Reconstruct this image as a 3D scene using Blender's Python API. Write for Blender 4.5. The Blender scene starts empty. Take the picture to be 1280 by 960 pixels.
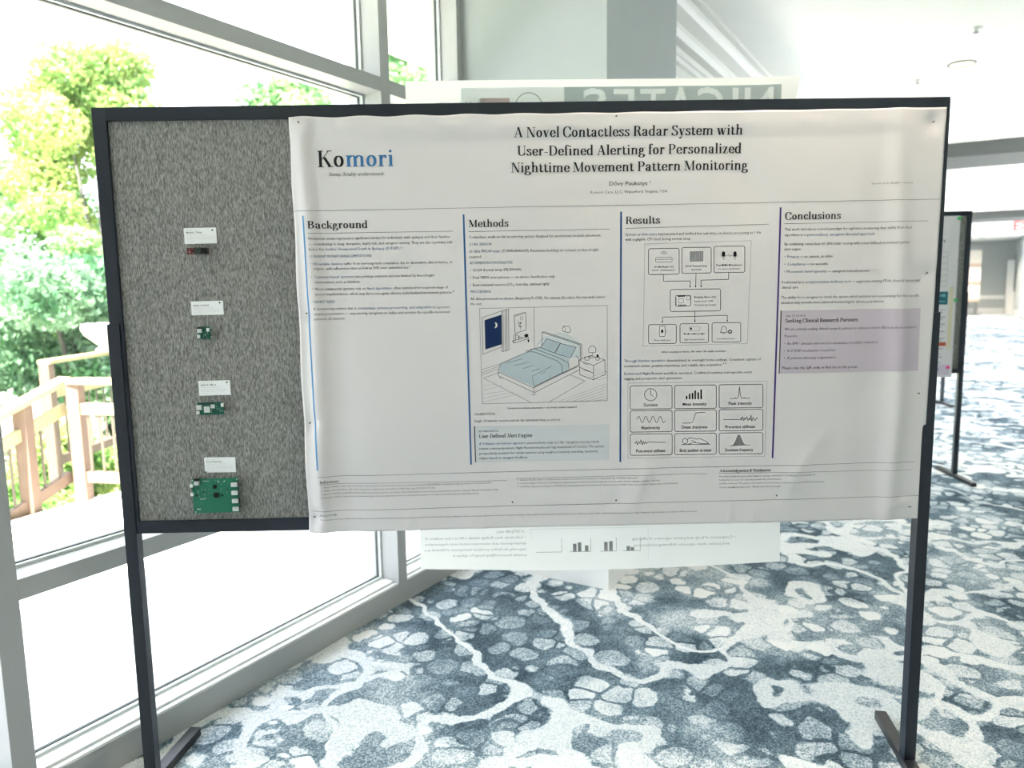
import bpy, bmesh, math, random
from mathutils import Vector, Matrix
import numpy as np

# ------------------------------------------------------------------ camera, world, light, exposure
scene = bpy.context.scene
COL = scene.collection
FPX, PITCH, ROLL, CAM_H = 938.2, 0.128, -0.0162, 1.55
cam_data = bpy.data.cameras.new('camera')
cam_data.sensor_width = 36.0
cam_data.lens = FPX / 1280 * 36.0
cam_data.dof.use_dof = True
cam_data.dof.focus_distance = 2.2
cam_data.dof.aperture_fstop = 2.8
cam_data.clip_start = 0.05
cam_data.clip_end = 400
cam = bpy.data.objects.new('camera', cam_data)
COL.objects.link(cam)
_f = Vector((0, math.cos(PITCH), -math.sin(PITCH)))
_r0 = Vector((1, 0, 0)); _u0 = Vector((0, math.sin(PITCH), math.cos(PITCH)))
_r = _r0 * math.cos(ROLL) + _u0 * math.sin(ROLL)
_u = -_r0 * math.sin(ROLL) + _u0 * math.cos(ROLL)
cam.matrix_world = Matrix(((_r.x, _u.x, -_f.x, 0), (_r.y, _u.y, -_f.y, 0), (_r.z, _u.z, -_f.z, CAM_H), (0, 0, 0, 1)))
scene.camera = cam

world = bpy.data.worlds.new('sky')
scene.world = world
world.use_nodes = True
bg = world.node_tree.nodes['Background']
bg.inputs['Color'].default_value = (0.88, 0.95, 1.06, 1)
bg.inputs['Strength'].default_value = 1.0

AZ = 0.5314                                   # heading of the window wall
DN = Vector((math.sin(AZ), math.cos(AZ), 0))  # along the wall, away from the camera
NW = Vector((math.cos(AZ), -math.sin(AZ), 0)) # into the room
WALL_O = Vector((-1.9771, 1.1622, 0))
WALL_ROT = math.pi / 2 - AZ

sun_data = bpy.data.lights.new('sun', 'SUN')
sun_data.energy = 9.0
sun_data.color = (1.0, 0.93, 0.80)
sun_data.angle = 0.02
sun = bpy.data.objects.new('sun', sun_data)
COL.objects.link(sun)
_sd = (-NW * 0.12 + DN * 0.50 + Vector((0, 0, -0.86))).normalized()   # high sun from behind the photographer
sun.rotation_euler = _sd.to_track_quat('-Z', 'Y').to_euler()
sun.location = (0, 0, 20)

scene.view_settings.view_transform = 'Standard'
scene.view_settings.look = 'None'
scene.view_settings.exposure = 2.62
scene.view_settings.gamma = 1.0
scene.view_settings.use_curve_mapping = False
try:
    scene.cycles.use_denoising = True
    scene.cycles.max_bounces = 10
    scene.cycles.diffuse_bounces = 6
    scene.cycles.transparent_max_bounces = 16
    scene.cycles.sample_clamp_indirect = 6.0
except Exception:
    pass

# ------------------------------------------------------------------ materials
def new_mat(name):
    m = bpy.data.materials.new(name); m.use_nodes = True
    nt = m.node_tree
    return m, nt, nt.nodes['Principled BSDF']

def mat(name, col, rough=0.6, metal=0.0, spec=0.5, noise=0.0, scale=30.0, bump=0.0):
    m, nt, b = new_mat(name)
    b.inputs['Roughness'].default_value = rough
    b.inputs['Metallic'].default_value = metal
    b.inputs['Specular IOR Level'].default_value = spec
    tc = nt.nodes.new('ShaderNodeTexCoord')
    n = nt.nodes.new('ShaderNodeTexNoise'); n.inputs['Scale'].default_value = scale; n.inputs['Detail'].default_value = 4
    nt.links.new(tc.outputs['Object'], n.inputs['Vector'])
    mx = nt.nodes.new('ShaderNodeMixRGB')
    k = max(noise, 0.015)
    mx.inputs[1].default_value = (*[min(1, c * (1 + k)) for c in col], 1)
    mx.inputs[2].default_value = (*[c * (1 - k) for c in col], 1)
    nt.links.new(n.outputs['Fac'], mx.inputs[0])
    nt.links.new(mx.outputs[0], b.inputs['Base Color'])
    if bump:
        bp = nt.nodes.new('ShaderNodeBump'); bp.inputs['Strength'].default_value = bump; bp.inputs['Distance'].default_value = 0.002
        nt.links.new(n.outputs['Fac'], bp.inputs['Height']); nt.links.new(bp.outputs[0], b.inputs['Normal'])
    return m

def emis(name, col, strength):
    m, nt, b = new_mat(name)
    b.inputs['Base Color'].default_value = (*col, 1)
    b.inputs['Emission Color'].default_value = (*col, 1)
    b.inputs['Emission Strength'].default_value = strength
    return m

M = {}
M['frame'] = mat('black_aluminium', (0.012, 0.017, 0.027), 0.38, 0.0, 0.5, 0.1, 60)
M['foot'] = mat('worn_black_steel', (0.03, 0.031, 0.033), 0.38, 0.3, 0.5, 0.3, 40)
M['alu'] = mat('painted_aluminium', (0.40, 0.405, 0.405), 0.42, 0.1, 0.5, 0.03, 12)  # white frame with the shade of its backlit faces put into the colour
M['alu_lit'] = mat('white_window_frame', (0.80, 0.80, 0.79), 0.4, 0.0, 0.5, 0.03, 12)  # lit copy of the same white frame, for ledge and ridges
M['gasket'] = mat('dark_rubber', (0.045, 0.055, 0.055), 0.5)
M['bead'] = mat('glazing_bead', (0.62, 0.66, 0.66), 0.35)
M['ceiling'] = mat('ceiling_paint', (0.88, 0.875, 0.85), 0.9, noise=0.03, scale=3)
M['wall'] = mat('grey_wall_paint', (0.44, 0.475, 0.48), 0.85, noise=0.03, scale=5)
M['back'] = mat('slate_accent_paint', (0.16, 0.17, 0.18), 0.85, noise=0.03, scale=5)  # dark tone given to unseen walls to cut ambient light
M['beam'] = mat('grey_beam_paint', (0.075, 0.082, 0.082), 0.85, noise=0.03, scale=5)
M['white'] = mat('white_gloss_trim', (0.82, 0.82, 0.80), 0.45, noise=0.02, scale=8)
M['black'] = mat('black_plastic', (0.006, 0.006, 0.008), 0.45)
M['chip'] = mat('silver_shield', (0.72, 0.73, 0.72), 0.35, 0.4)
M['pcb'] = mat('green_circuit_board', (0.012, 0.15, 0.085), 0.4, noise=0.25, scale=300)
M['pcb_dark'] = mat('dark_green_circuit_board', (0.006, 0.085, 0.055), 0.4, noise=0.35, scale=400)
M['red'] = mat('dark_red_board', (0.13, 0.012, 0.018), 0.4, noise=0.3, scale=300)
M['gold'] = mat('white_ceramic', (0.8, 0.82, 0.78), 0.4)
M['card'] = mat('white_card', (0.84, 0.85, 0.86), 0.6)
M['pin'] = mat('steel_pin', (0.10, 0.09, 0.085), 0.3, 0.6)
M['trim_grey'] = mat('grey_stand_metal', (0.20, 0.21, 0.21), 0.5)
M['tan'] = mat('tan_panel', (0.50, 0.40, 0.33), 0.6)
M['cream'] = mat('cream_panel', (0.75, 0.70, 0.62), 0.6)
M['green_pin'] = mat('green_plastic', (0.05, 0.42, 0.12), 0.35)
M['pink_pin'] = mat('pink_plastic', (0.75, 0.08, 0.30), 0.35)
M['deck'] = mat('pale_deck', (0.72, 0.71, 0.70), 0.8, noise=0.08, scale=2)
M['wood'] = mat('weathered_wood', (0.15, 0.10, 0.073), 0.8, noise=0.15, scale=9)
M['wood_top'] = mat('sunlit_wood_cap', (0.34, 0.29, 0.15), 0.8, noise=0.08, scale=9)  # sunlit yellow put into the colour of caps and mid rails
M['siding'] = mat('pink_brown_boards', (0.13, 0.08, 0.065), 0.8, noise=0.12, scale=8)
M['baluster'] = mat('dark_baluster', (0.11, 0.085, 0.065), 0.7)
M['urn'] = mat('white_urn', (0.8, 0.8, 0.77), 0.7)
M['bark'] = mat('bark', (0.10, 0.09, 0.085), 0.9, noise=0.3, scale=12)
M['lawn'] = mat('lawn', (0.20, 0.24, 0.12), 0.9, noise=0.3, scale=1.5)
M['lamp'] = emis('downlight_lens', (1.0, 0.86, 0.50), 0.22)
M['exit'] = emis('exit_red', (1.0, 0.04, 0.05), 0.16)
M['exit_face'] = mat('exit_housing', (0.72, 0.62, 0.60), 0.5)

def leaf_mat(name, c1, c2):
    m, nt, b = new_mat(name)
    tc = nt.nodes.new('ShaderNodeTexCoord')
    n = nt.nodes.new('ShaderNodeTexNoise'); n.inputs['Scale'].default_value = 1.1; n.inputs['Detail'].default_value = 3
    nt.links.new(tc.outputs['Object'], n.inputs['Vector'])
    r = nt.nodes.new('ShaderNodeValToRGB')
    r.color_ramp.elements[0].position = 0.38; r.color_ramp.elements[0].color = (*c1, 1)
    r.color_ramp.elements[1].position = 0.62; r.color_ramp.elements[1].color = (*c2, 1)
    nt.links.new(n.outputs['Fac'], r.inputs[0])
    nt.links.new(r.outputs[0], b.inputs['Base Color'])
    b.inputs['Roughness'].default_value = 0.6
    tr = nt.nodes.new('ShaderNodeBsdfTranslucent')
    nt.links.new(r.outputs[0], tr.inputs['Color'])
    mx = nt.nodes.new('ShaderNodeMixShader'); mx.inputs[0].default_value = 0.45
    out = nt.nodes['Material Output']
    nt.links.new(b.outputs[0], mx.inputs[1]); nt.links.new(tr.outputs[0], mx.inputs[2]); nt.links.new(mx.outputs[0], out.inputs['Surface'])
    return m
M['leaf_yellow'] = leaf_mat('yellow_green_leaves', (0.17, 0.33, 0.09), (0.44, 0.48, 0.18))
M['leaf_green'] = leaf_mat('mid_green_leaves', (0.10, 0.26, 0.10), (0.30, 0.46, 0.20))
M['leaf_blue'] = leaf_mat('blue_green_leaves', (0.06, 0.17, 0.08), (0.28, 0.42, 0.28))
M['leaf_white'] = leaf_mat('white_blossom', (0.75, 0.75, 0.72), (0.60, 0.62, 0.50))

def glass_mat():
    m = bpy.data.materials.new('window_glass'); m.use_nodes = True
    nt = m.node_tree; nt.nodes.clear()
    out = nt.nodes.new('ShaderNodeOutputMaterial'); mx = nt.nodes.new('ShaderNodeMixShader')
    tr = nt.nodes.new('ShaderNodeBsdfTransparent'); gl = nt.nodes.new('ShaderNodeBsdfGlossy'); fr = nt.nodes.new('ShaderNodeLayerWeight')
    tr.inputs['Color'].default_value = (0.97, 0.98, 0.98, 1); gl.inputs['Roughness'].default_value = 0.02; fr.inputs['Blend'].default_value = 0.5
    pw = nt.nodes.new('ShaderNodeMath'); pw.operation = 'POWER'; pw.inputs[1].default_value = 4.5
    ml = nt.nodes.new('ShaderNodeMath'); ml.operation = 'MULTIPLY_ADD'; ml.inputs[1].default_value = 0.85; ml.inputs[2].default_value = 0.03
    nt.links.new(fr.outputs['Facing'], pw.inputs[0]); nt.links.new(pw.outputs[0], ml.inputs[0])
    nt.links.new(ml.outputs[0], mx.inputs[0]); nt.links.new(tr.outputs[0], mx.inputs[1]); nt.links.new(gl.outputs[0], mx.inputs[2])
    nt.links.new(mx.outputs[0], out.inputs['Surface'])
    return m
M['glass'] = glass_mat()

def paper_mat(name, col, transl, gloss=0.35):
    m, nt, b = new_mat(name)
    b.inputs['Base Color'].default_value = (*col, 1); b.inputs['Roughness'].default_value = gloss
    b.inputs['Specular IOR Level'].default_value = 0.45
    tc = nt.nodes.new('ShaderNodeTexCoord')
    n = nt.nodes.new('ShaderNodeTexNoise'); n.inputs['Scale'].default_value = 9; n.inputs['Detail'].default_value = 2
    nt.links.new(tc.outputs['Object'], n.inputs['Vector'])
    bp = nt.nodes.new('ShaderNodeBump'); bp.inputs['Strength'].default_value = 0.25; bp.inputs['Distance'].default_value = 0.01
    nt.links.new(n.outputs['Fac'], bp.inputs['Height']); nt.links.new(bp.outputs[0], b.inputs['Normal'])
    if transl:
        tr = nt.nodes.new('ShaderNodeBsdfTranslucent'); tr.inputs['Color'].default_value = (*col, 1)
        mx = nt.nodes.new('ShaderNodeMixShader'); mx.inputs[0].default_value = transl
        out = nt.nodes['Material Output']
        nt.links.new(b.outputs[0], mx.inputs[1]); nt.links.new(tr.outputs[0], mx.inputs[2]); nt.links.new(mx.outputs[0], out.inputs['Surface'])
    return m
M['paper'] = paper_mat('poster_paper', (0.70, 0.67, 0.68), 0, 0.30)
M['thin_paper'] = paper_mat('thin_poster_paper', (0.84, 0.84, 0.82), 0.50)

def ink(name, col, transl=0.0, rough=0.5):
    m, nt, b = new_mat(name)
    b.inputs['Base Color'].default_value = (*col, 1); b.inputs['Roughness'].default_value = rough
    b.inputs['Specular IOR Level'].default_value = 0.3
    if transl:
        tr = nt.nodes.new('ShaderNodeBsdfTranslucent'); tr.inputs['Color'].default_value = (*col, 1)
        mx = nt.nodes.new('ShaderNodeMixShader'); mx.inputs[0].default_value = transl
        out = nt.nodes['Material Output']
        nt.links.new(b.outputs[0], mx.inputs[1]); nt.links.new(tr.outputs[0], mx.inputs[2]); nt.links.new(mx.outputs[0], out.inputs['Surface'])
    return m
INK = {
 'black': ink('ink_black', (0.010, 0.010, 0.014)), 'body': ink('ink_charcoal', (0.045, 0.045, 0.055)),
 'blue': ink('ink_blue', (0.05, 0.12, 0.27)), 'logo_blue': ink('ink_logo_blue', (0.045, 0.17, 0.38)),
 'head_blue': ink('ink_slate_blue', (0.07, 0.14, 0.24)), 'grey': ink('ink_grey', (0.10, 0.10, 0.11)),
 'rule': ink('ink_rule', (0.13, 0.13, 0.15)), 'faint': ink('ink_faint', (0.42, 0.42, 0.43)),
 'bar1': ink('ink_sky_blue_bar', (0.07, 0.27, 0.56)), 'bar2': ink('ink_mid_blue_bar', (0.035, 0.13, 0.33)),
 'bar3': ink('ink_indigo_blue_bar', (0.03, 0.09, 0.26)), 'bar4': ink('ink_purple_bar', (0.075, 0.045, 0.22)),
 'navy': ink('ink_navy', (0.004, 0.02, 0.085)), 'moon': ink('ink_moon', (0.75, 0.75, 0.68)),
 'bedb': ink('ink_quilt_blue', (0.46, 0.53, 0.58)), 'beda': ink('ink_pillow_blue', (0.42, 0.50, 0.56)),
 'cone': ink('ink_pale_blue', (0.58, 0.62, 0.65)), 'box': ink('ink_pale_slate', (0.60, 0.62, 0.65)),
 'cta': ink('ink_lilac', (0.54, 0.48, 0.55)), 'paper': ink('ink_paper', (0.78, 0.78, 0.78)),
 'grey2': ink('ink_histogram', (0.16, 0.16, 0.17)), 'greyfill': ink('ink_grid_grey', (0.30, 0.30, 0.32)),
}

# ------------------------------------------------------------------ helpers
class MB:
    def __init__(s): s.v = []; s.f = []
    def box(s, x0, x1, y0, y1, z0, z1, mtx=None):
        b = len(s.v)
        P = [(x, y, z) for x in (x0, x1) for y in (y0, y1) for z in (z0, z1)]
        if mtx is not None: P = [tuple(mtx @ Vector(p)) for p in P]
        s.v += P
        for f in ((0,1,3,2),(4,6,7,5),(0,4,5,1),(2,3,7,6),(0,2,6,4),(1,5,7,3)): s.f.append(tuple(b + i for i in f))
        return s
    def bar(s, a, b, w, h, up=(0,0,1)):
        a = Vector(a); b = Vector(b); d = (b - a); L = d.length; d.normalize()
        x = d.cross(Vector(up))
        if x.length < 1e-4: x = d.cross(Vector((0,1,0)))
        x.normalize(); z = x.cross(d)
        m = Matrix.Translation(a) @ Matrix((x, d, z)).transposed().to_4x4()
        return s.box(-w/2, w/2, 0, L, -h/2, h/2, m)
    def cyl(s, a, b, r, r2=None, n=12):
        r2 = r if r2 is None else r2
        a = Vector(a); b = Vector(b); d = (b - a).normalized()
        x = d.orthogonal().normalized(); y = d.cross(x); k = len(s.v)
        for i in range(n):
            t = 2*math.pi*i/n; o = x*math.cos(t) + y*math.sin(t)
            s.v.append(tuple(a + o*r)); s.v.append(tuple(b + o*r2))
        for i in range(n):
            j = (i+1) % n; s.f.append((k+2*i, k+2*j, k+2*j+1, k+2*i+1))
        s.f.append(tuple(k+2*i for i in range(n))[::-1]); s.f.append(tuple(k+2*i+1 for i in range(n)))
        return s
    def lathe(s, prof, c=(0,0,0), n=24):
        k = len(s.v)
        for r, z in prof:
            for i in range(n):
                t = 2*math.pi*i/n; s.v.append((c[0]+r*math.cos(t), c[1]+r*math.sin(t), c[2]+z))
        for j in range(len(prof)-1):
            for i in range(n):
                i2 = (i+1) % n; s.f.append((k+j*n+i, k+j*n+i2, k+(j+1)*n+i2, k+(j+1)*n+i))
        return s
    def prism(s, pts, x0, x1):                       # profile in (y,z), extruded along x
        k = len(s.v); n = len(pts)
        for x in (x0, x1):
            for y, z in pts: s.v.append((x, y, z))
        for i in range(n):
            j = (i+1) % n; s.f.append((k+i, k+j, k+n+j, k+n+i))
        s.f.append(tuple(k+i for i in range(n))[::-1]); s.f.append(tuple(k+n+i for i in range(n)))
        return s
    def build(s, name, m, parent=None, bevel=0.0, smooth=False):
        me = bpy.data.meshes.new(name); me.from_pydata(s.v, [], s.f); me.materials.append(m)
        bm = bmesh.new(); bm.from_mesh(me); bmesh.ops.recalc_face_normals(bm, faces=bm.faces)
        if bevel: bmesh.ops.bevel(bm, geom=list(bm.edges), offset=bevel, segments=2, affect='EDGES', profile=0.7)
        bm.to_mesh(me); bm.free()
        if smooth:
            for p in me.polygons: p.use_smooth = True
        o = bpy.data.objects.new(name, me); COL.objects.link(o)
        if parent is not None: o.parent = parent
        return o

def tag(o, label=None, cat=None, group=None, kind=None):
    if label: o['label'] = label
    if cat: o['category'] = cat
    if group: o['group'] = group
    if kind: o['kind'] = kind
    return o

def empty(name, loc=(0,0,0), rz=0.0):
    o = bpy.data.objects.new(name, None); COL.objects.link(o)
    o.location = loc; o.rotation_euler = (0, 0, rz); o.empty_display_size = 0.1
    return o

def struct(name, mb, m, bevel=0.0):
    o = mb.build(name, m, None, bevel); o.location = WALL_O; o.rotation_euler = (0, 0, WALL_ROT); o['kind'] = 'structure'
    return o

def wl(s_, off, z=0.0):                           # wall coordinates (along, into room, height) -> world
    return WALL_O + DN * s_ + NW * off + Vector((0, 0, z))

def copy_tree(o, parent=None):
    c = o.copy(); COL.objects.link(c)
    if parent is not None: c.parent = parent
    for ch in [x for x in KIDS.get(o.name, [])]:
        cc = copy_tree(ch, c); KIDS.setdefault(c.name, []).append(cc)
    return c
KIDS = {}
def kids(o):
    KIDS[o.name] = [c for c in bpy.data.objects if c.parent == o]
    for c in KIDS[o.name]: kids(c)

# ------------------------------------------------------------------ the setting (wall frame: x along wall, y = -off, z up)
CEIL = 3.3
S0, S1, OFF1 = -6.0, 41.0, 4.6

def carpet_mat():
    m, nt, b = new_mat('patterned_carpet')
    N = nt.nodes.new; Lk = nt.links.new
    tc = N('ShaderNodeTexCoord')
    def noise(scale, detail=2.0, src=None, rough=0.5):
        n = N('ShaderNodeTexNoise'); n.inputs['Scale'].default_value = scale; n.inputs['Detail'].default_value = detail; n.inputs['Roughness'].default_value = rough
        Lk(src or tc.outputs['Object'], n.inputs['Vector']); return n
    def math_(op, a, b_=None, c=None):
        n = N('ShaderNodeMath'); n.operation = op
        for i, v in enumerate((a, b_, c)):
            if v is None: continue
            if isinstance(v, (int, float)): n.inputs[i].default_value = v
            else: Lk(v, n.inputs[i])
        return n.outputs[0]
    def smooth(v, lo, hi):
        n = N('ShaderNodeMapRange'); n.interpolation_type = 'SMOOTHSTEP'
        n.inputs['From Min'].default_value = lo; n.inputs['From Max'].default_value = hi
        Lk(v, n.inputs['Value']); return n.outputs['Result']
    # warp
    w = noise(5.5, 3)
    sub = N('ShaderNodeVectorMath'); sub.operation = 'SUBTRACT'; Lk(w.outputs['Color'], sub.inputs[0]); sub.inputs[1].default_value = (0.5, 0.5, 0.5)
    scl = N('ShaderNodeVectorMath'); scl.operation = 'SCALE'; Lk(sub.outputs[0], scl.inputs[0]); scl.inputs['Scale'].default_value = 0.13
    add = N('ShaderNodeVectorMath'); add.operation = 'ADD'; Lk(tc.outputs['Object'], add.inputs[0]); Lk(scl.outputs[0], add.inputs[1])
    vec = add.outputs[0]
    vo = N('ShaderNodeTexVoronoi'); vo.feature = 'DISTANCE_TO_EDGE'; vo.inputs['Scale'].default_value = 8.5; vo.inputs['Randomness'].default_value = 0.75; Lk(vec, vo.inputs['Vector'])
    vc = N('ShaderNodeTexVoronoi'); vc.feature = 'F1'; vc.inputs['Scale'].default_value = 8.5; vc.inputs['Randomness'].default_value = 0.75; Lk(vec, vc.inputs['Vector'])
    sep = N('ShaderNodeSeparateColor'); Lk(vc.outputs['Color'], sep.inputs[0])
    cell = math_('MULTIPLY', smooth(vo.outputs['Distance'], 0.045, 0.085), math_('SUBTRACT', 1.0, smooth(vc.outputs['Distance'], 0.50, 0.60)))   # 1 inside a pebble
    region = noise(0.75, 3, vec, 0.6)
    light_reg = smooth(region.outputs['Fac'], 0.46, 0.58)
    # veins : two contour sets of uneven width
    wd = noise(2.5, 1, vec)
    nv = noise(0.95, 2.0, vec, 0.5); vein1 = math_('ABSOLUTE', math_('SUBTRACT', nv.outputs['Fac'], 0.48))
    vein = math_('SUBTRACT', 1.0, smooth(math_('SUBTRACT', vein1, math_('MULTIPLY', wd.outputs['Fac'], 0.016)), 0.001, 0.008))
    nv2 = noise(0.55, 3.5, vec, 0.6); vein2 = math_('ABSOLUTE', math_('SUBTRACT', nv2.outputs['Fac'], 0.53))
    veinb = math_('SUBTRACT', 1.0, smooth(math_('SUBTRACT', vein2, math_('MULTIPLY', wd.outputs['Fac'], 0.020)), 0.001, 0.010))
    dark = noise(1.6, 3, vec, 0.6); darkf = smooth(dark.outputs['Fac'], 0.46, 0.60)
    cloud = noise(6.0, 3, vec, 0.6)
    # tuft speckle
    sp = N('ShaderNodeTexVoronoi'); sp.feature = 'F1'; sp.inputs['Scale'].default_value = 190; Lk(tc.outputs['Object'], sp.inputs['Vector'])
    sps = N('ShaderNodeSeparateColor'); Lk(sp.outputs['Color'], sps.inputs[0])
    spk = math_('SUBTRACT', sps.outputs[0], 0.5)
    ground = math_('ADD', 0.27, math_('MULTIPLY', light_reg, 0.34))
    ground = math_('SUBTRACT', ground, math_('MULTIPLY', darkf, 0.12))
    ground = math_('ADD', ground, math_('MULTIPLY', math_('SUBTRACT', cloud.outputs['Fac'], 0.5), 0.55))
    cellt = math_('ADD', 0.38, math_('MULTIPLY', sep.outputs[0], 0.42))
    cellt = math_('ADD', cellt, math_('MULTIPLY', light_reg, 0.32))
    cellt = math_('ADD', cellt, math_('MULTIPLY', math_('SUBTRACT', cloud.outputs['Fac'], 0.5), 0.5))
    tone = math_('ADD', math_('MULTIPLY', ground, math_('SUBTRACT', 1.0, cell)), math_('MULTIPLY', cellt, cell))
    tone = math_('MAXIMUM', tone, math_('MULTIPLY', vein, 0.95))
    tone = math_('MAXIMUM', tone, math_('MULTIPLY', veinb, 0.92))
    tone = math_('ADD', tone, math_('MULTIPLY', spk, 0.42))
    r = N('ShaderNodeValToRGB'); Lk(tone, r.inputs[0])
    e = r.color_ramp.elements
    e[0].position = 0.0; e[0].color = (0.040, 0.062, 0.082, 1)
    e[1].position = 1.0; e[1].color = (0.78, 0.78, 0.77, 1)
    a = r.color_ramp.elements.new(0.30); a.color = (0.105, 0.148, 0.180, 1)
    a = r.color_ramp.elements.new(0.55); a.color = (0.23, 0.30, 0.35, 1)
    a = r.color_ramp.elements.new(0.78); a.color = (0.58, 0.62, 0.65, 1)
    Lk(r.outputs[0], b.inputs['Base Color'])
    b.inputs['Roughness'].default_value = 0.85
    b.inputs['Specular IOR Level'].default_value = 0.04
    bp = N('ShaderNodeBump'); bp.inputs['Strength'].default_value = 0.5; bp.inputs['Distance'].default_value = 0.003
    Lk(sps.outputs[1], bp.inputs['Height']); Lk(bp.outputs[0], b.inputs['Normal'])
    return m
M['carpet'] = carpet_mat()

def fabric_mat():
    m, nt, b = new_mat('grey_felt_weave')
    N = nt.nodes.new; Lk = nt.links.new
    tc = N('ShaderNodeTexCoord')
    def nz(sx, sz, sc, det=2):
        mp = N('ShaderNodeMapping'); mp.inputs['Scale'].default_value = (sx, 1, sz); Lk(tc.outputs['Object'], mp.inputs['Vector'])
        n = N('ShaderNodeTexNoise'); n.inputs['Scale'].default_value = sc; n.inputs['Detail'].default_value = det; Lk(mp.outputs[0], n.inputs['Vector']); return n.outputs['Fac']
    a = nz(1, 0.22, 430, 2); c = nz(1, 0.5, 150, 3); d = nz(1, 1, 330, 1)
    r = N('ShaderNodeValToRGB'); Lk(a, r.inputs[0])
    r.color_ramp.elements[0].position = 0.33; r.color_ramp.elements[0].color = (0.125, 0.124, 0.118, 1)
    r.color_ramp.elements[1].position = 0.70; r.color_ramp.elements[1].color = (0.36, 0.355, 0.34, 1)
    r2 = N('ShaderNodeValToRGB'); Lk(c, r2.inputs[0])
    r2.color_ramp.elements[0].position = 0.35; r2.color_ramp.elements[0].color = (0.85, 0.85, 0.85, 1)
    r2.color_ramp.elements[1].position = 0.65; r2.color_ramp.elements[1].color = (1.12, 1.12, 1.12, 1)
    mu = N('ShaderNodeMixRGB'); mu.blend_type = 'MULTIPLY'; mu.inputs[0].default_value = 1; Lk(r.outputs[0], mu.inputs[1]); Lk(r2.outputs[0], mu.inputs[2])
    r3 = N('ShaderNodeValToRGB'); Lk(d, r3.inputs[0])
    r3.color_ramp.elements[0].position = 0.72; r3.color_ramp.elements[0].color = (0, 0, 0, 1)
    r3.color_ramp.elements[1].position = 0.80; r3.color_ramp.elements[1].color = (0.25, 0.25, 0.24, 1)
    ad = N('ShaderNodeMixRGB'); ad.blend_type = 'ADD'; ad.inputs[0].default_value = 1; Lk(mu.outputs[0], ad.inputs[1]); Lk(r3.outputs[0], ad.inputs[2])
    Lk(ad.outputs[0], b.inputs['Base Color']); b.inputs['Roughness'].default_value = 0.95; b.inputs['Specular IOR Level'].default_value = 0.1
    bp = N('ShaderNodeBump'); bp.inputs['Strength'].default_value = 0.3; bp.inputs['Distance'].default_value = 0.001; Lk(a, bp.inputs['Height']); Lk(bp.outputs[0], b.inputs['Normal'])
    return m
M['felt'] = fabric_mat()

struct('floor', MB().box(S0, S1, -OFF1, 0.22, -0.12, 0.0), M['carpet'])
struct('ceiling', MB().box(S0-0.3, S1+0.3, -OFF1-0.2, 0.25, CEIL, CEIL+0.25), M['ceiling'])
struct('wall_back', MB().box(S0-0.2, S0, -OFF1-0.2, 0.2, 0, CEIL), M['back'])
struct('wall_right', MB().box(S0, 8.4, -OFF1-0.2, -OFF1, 0, CEIL), M['wall'])
struct('wall_right', MB().box(8.4+15*1.9, S1, -OFF1-0.2, -OFF1, 0, CEIL), M['wall'])
struct('wall_front', MB().box(S1, S1+0.2, -OFF1-0.2, 0.2, 0, CEIL), M['wall'])
struct('baseboard_front', MB().box(S1-0.03, S1, -OFF1, 0, 0, 0.26), M['white'], 0.004)
struct('baseboard_right', MB().box(8.4+15*1.9, S1-0.03, -OFF1, -OFF1+0.03, 0, 0.26), M['white'], 0.004)
struct('trim_1', MB().box(S1-0.05, S1, -OFF1, 0, 0.66, 0.84), M['white'], 0.004)
struct('trim_2', MB().box(S1-0.5, S1-0.05, -4.56, -4.28, 0, 2.4), M['white'], 0.01)
struct('trim_3', MB().box(S1-1.4, S1-0.5, -OFF1, -OFF1+0.04, 0.26, 1.0), M['white'], 0.01)

# ceiling beams across the corridor
struct('trim_4', MB().box(11.5, 12.72, -OFF1, 0.0, 3.12, CEIL), M['beam'])
struct('trim_5', MB().box(23.2, 24.6, -OFF1, 0.0, 3.10, CEIL), M['beam'])

# structural column standing out from the window wall
struct('wall_column', MB().box(3.44, 4.46, -0.82, 0.2, 0, CEIL), M['wall'])
pf = [(-0.838, 0), (-0.838, 0.10), (-0.833, 0.105), (-0.838, 0.11), (-0.838, 0.135), (-0.830, 0.15), (-0.820, 0.16), (-0.80, 0.16), (-0.80, 0)]
struct('baseboard_column_front', MB().prism(pf, 3.42, 4.48), M['white'])
struct('baseboard_column_side', MB().box(3.422, 3.44, -0.80, 0.0, 0, 0.16), M['white'])

# bulkhead and stepped crown moulding beyond the column
struct('wall_bulkhead', MB().box(4.46, 11.5, -0.70, 0.1, 2.86, CEIL), M['white'])
cr = [(-0.70, 2.93), (-0.735, 2.93), (-0.74, 2.955), (-0.755, 2.96), (-0.757, 2.995), (-0.715, 3.00), (-0.715, 3.02), (-0.775, 3.035), (-0.79, 3.07), (-0.79, 3.10), (-0.745, 3.105), (-0.745, 3.15), (-0.815, 3.18), (-0.832, 3.21), (-0.84, 3.24), (-0.81, 3.245), (-0.81, 3.262), (-0.852, 3.275), (-0.852, 3.30), (-0.70, 3.30)]
struct('trim_6', MB().prism(cr, 4.46, 11.5), M['white'])

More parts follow.
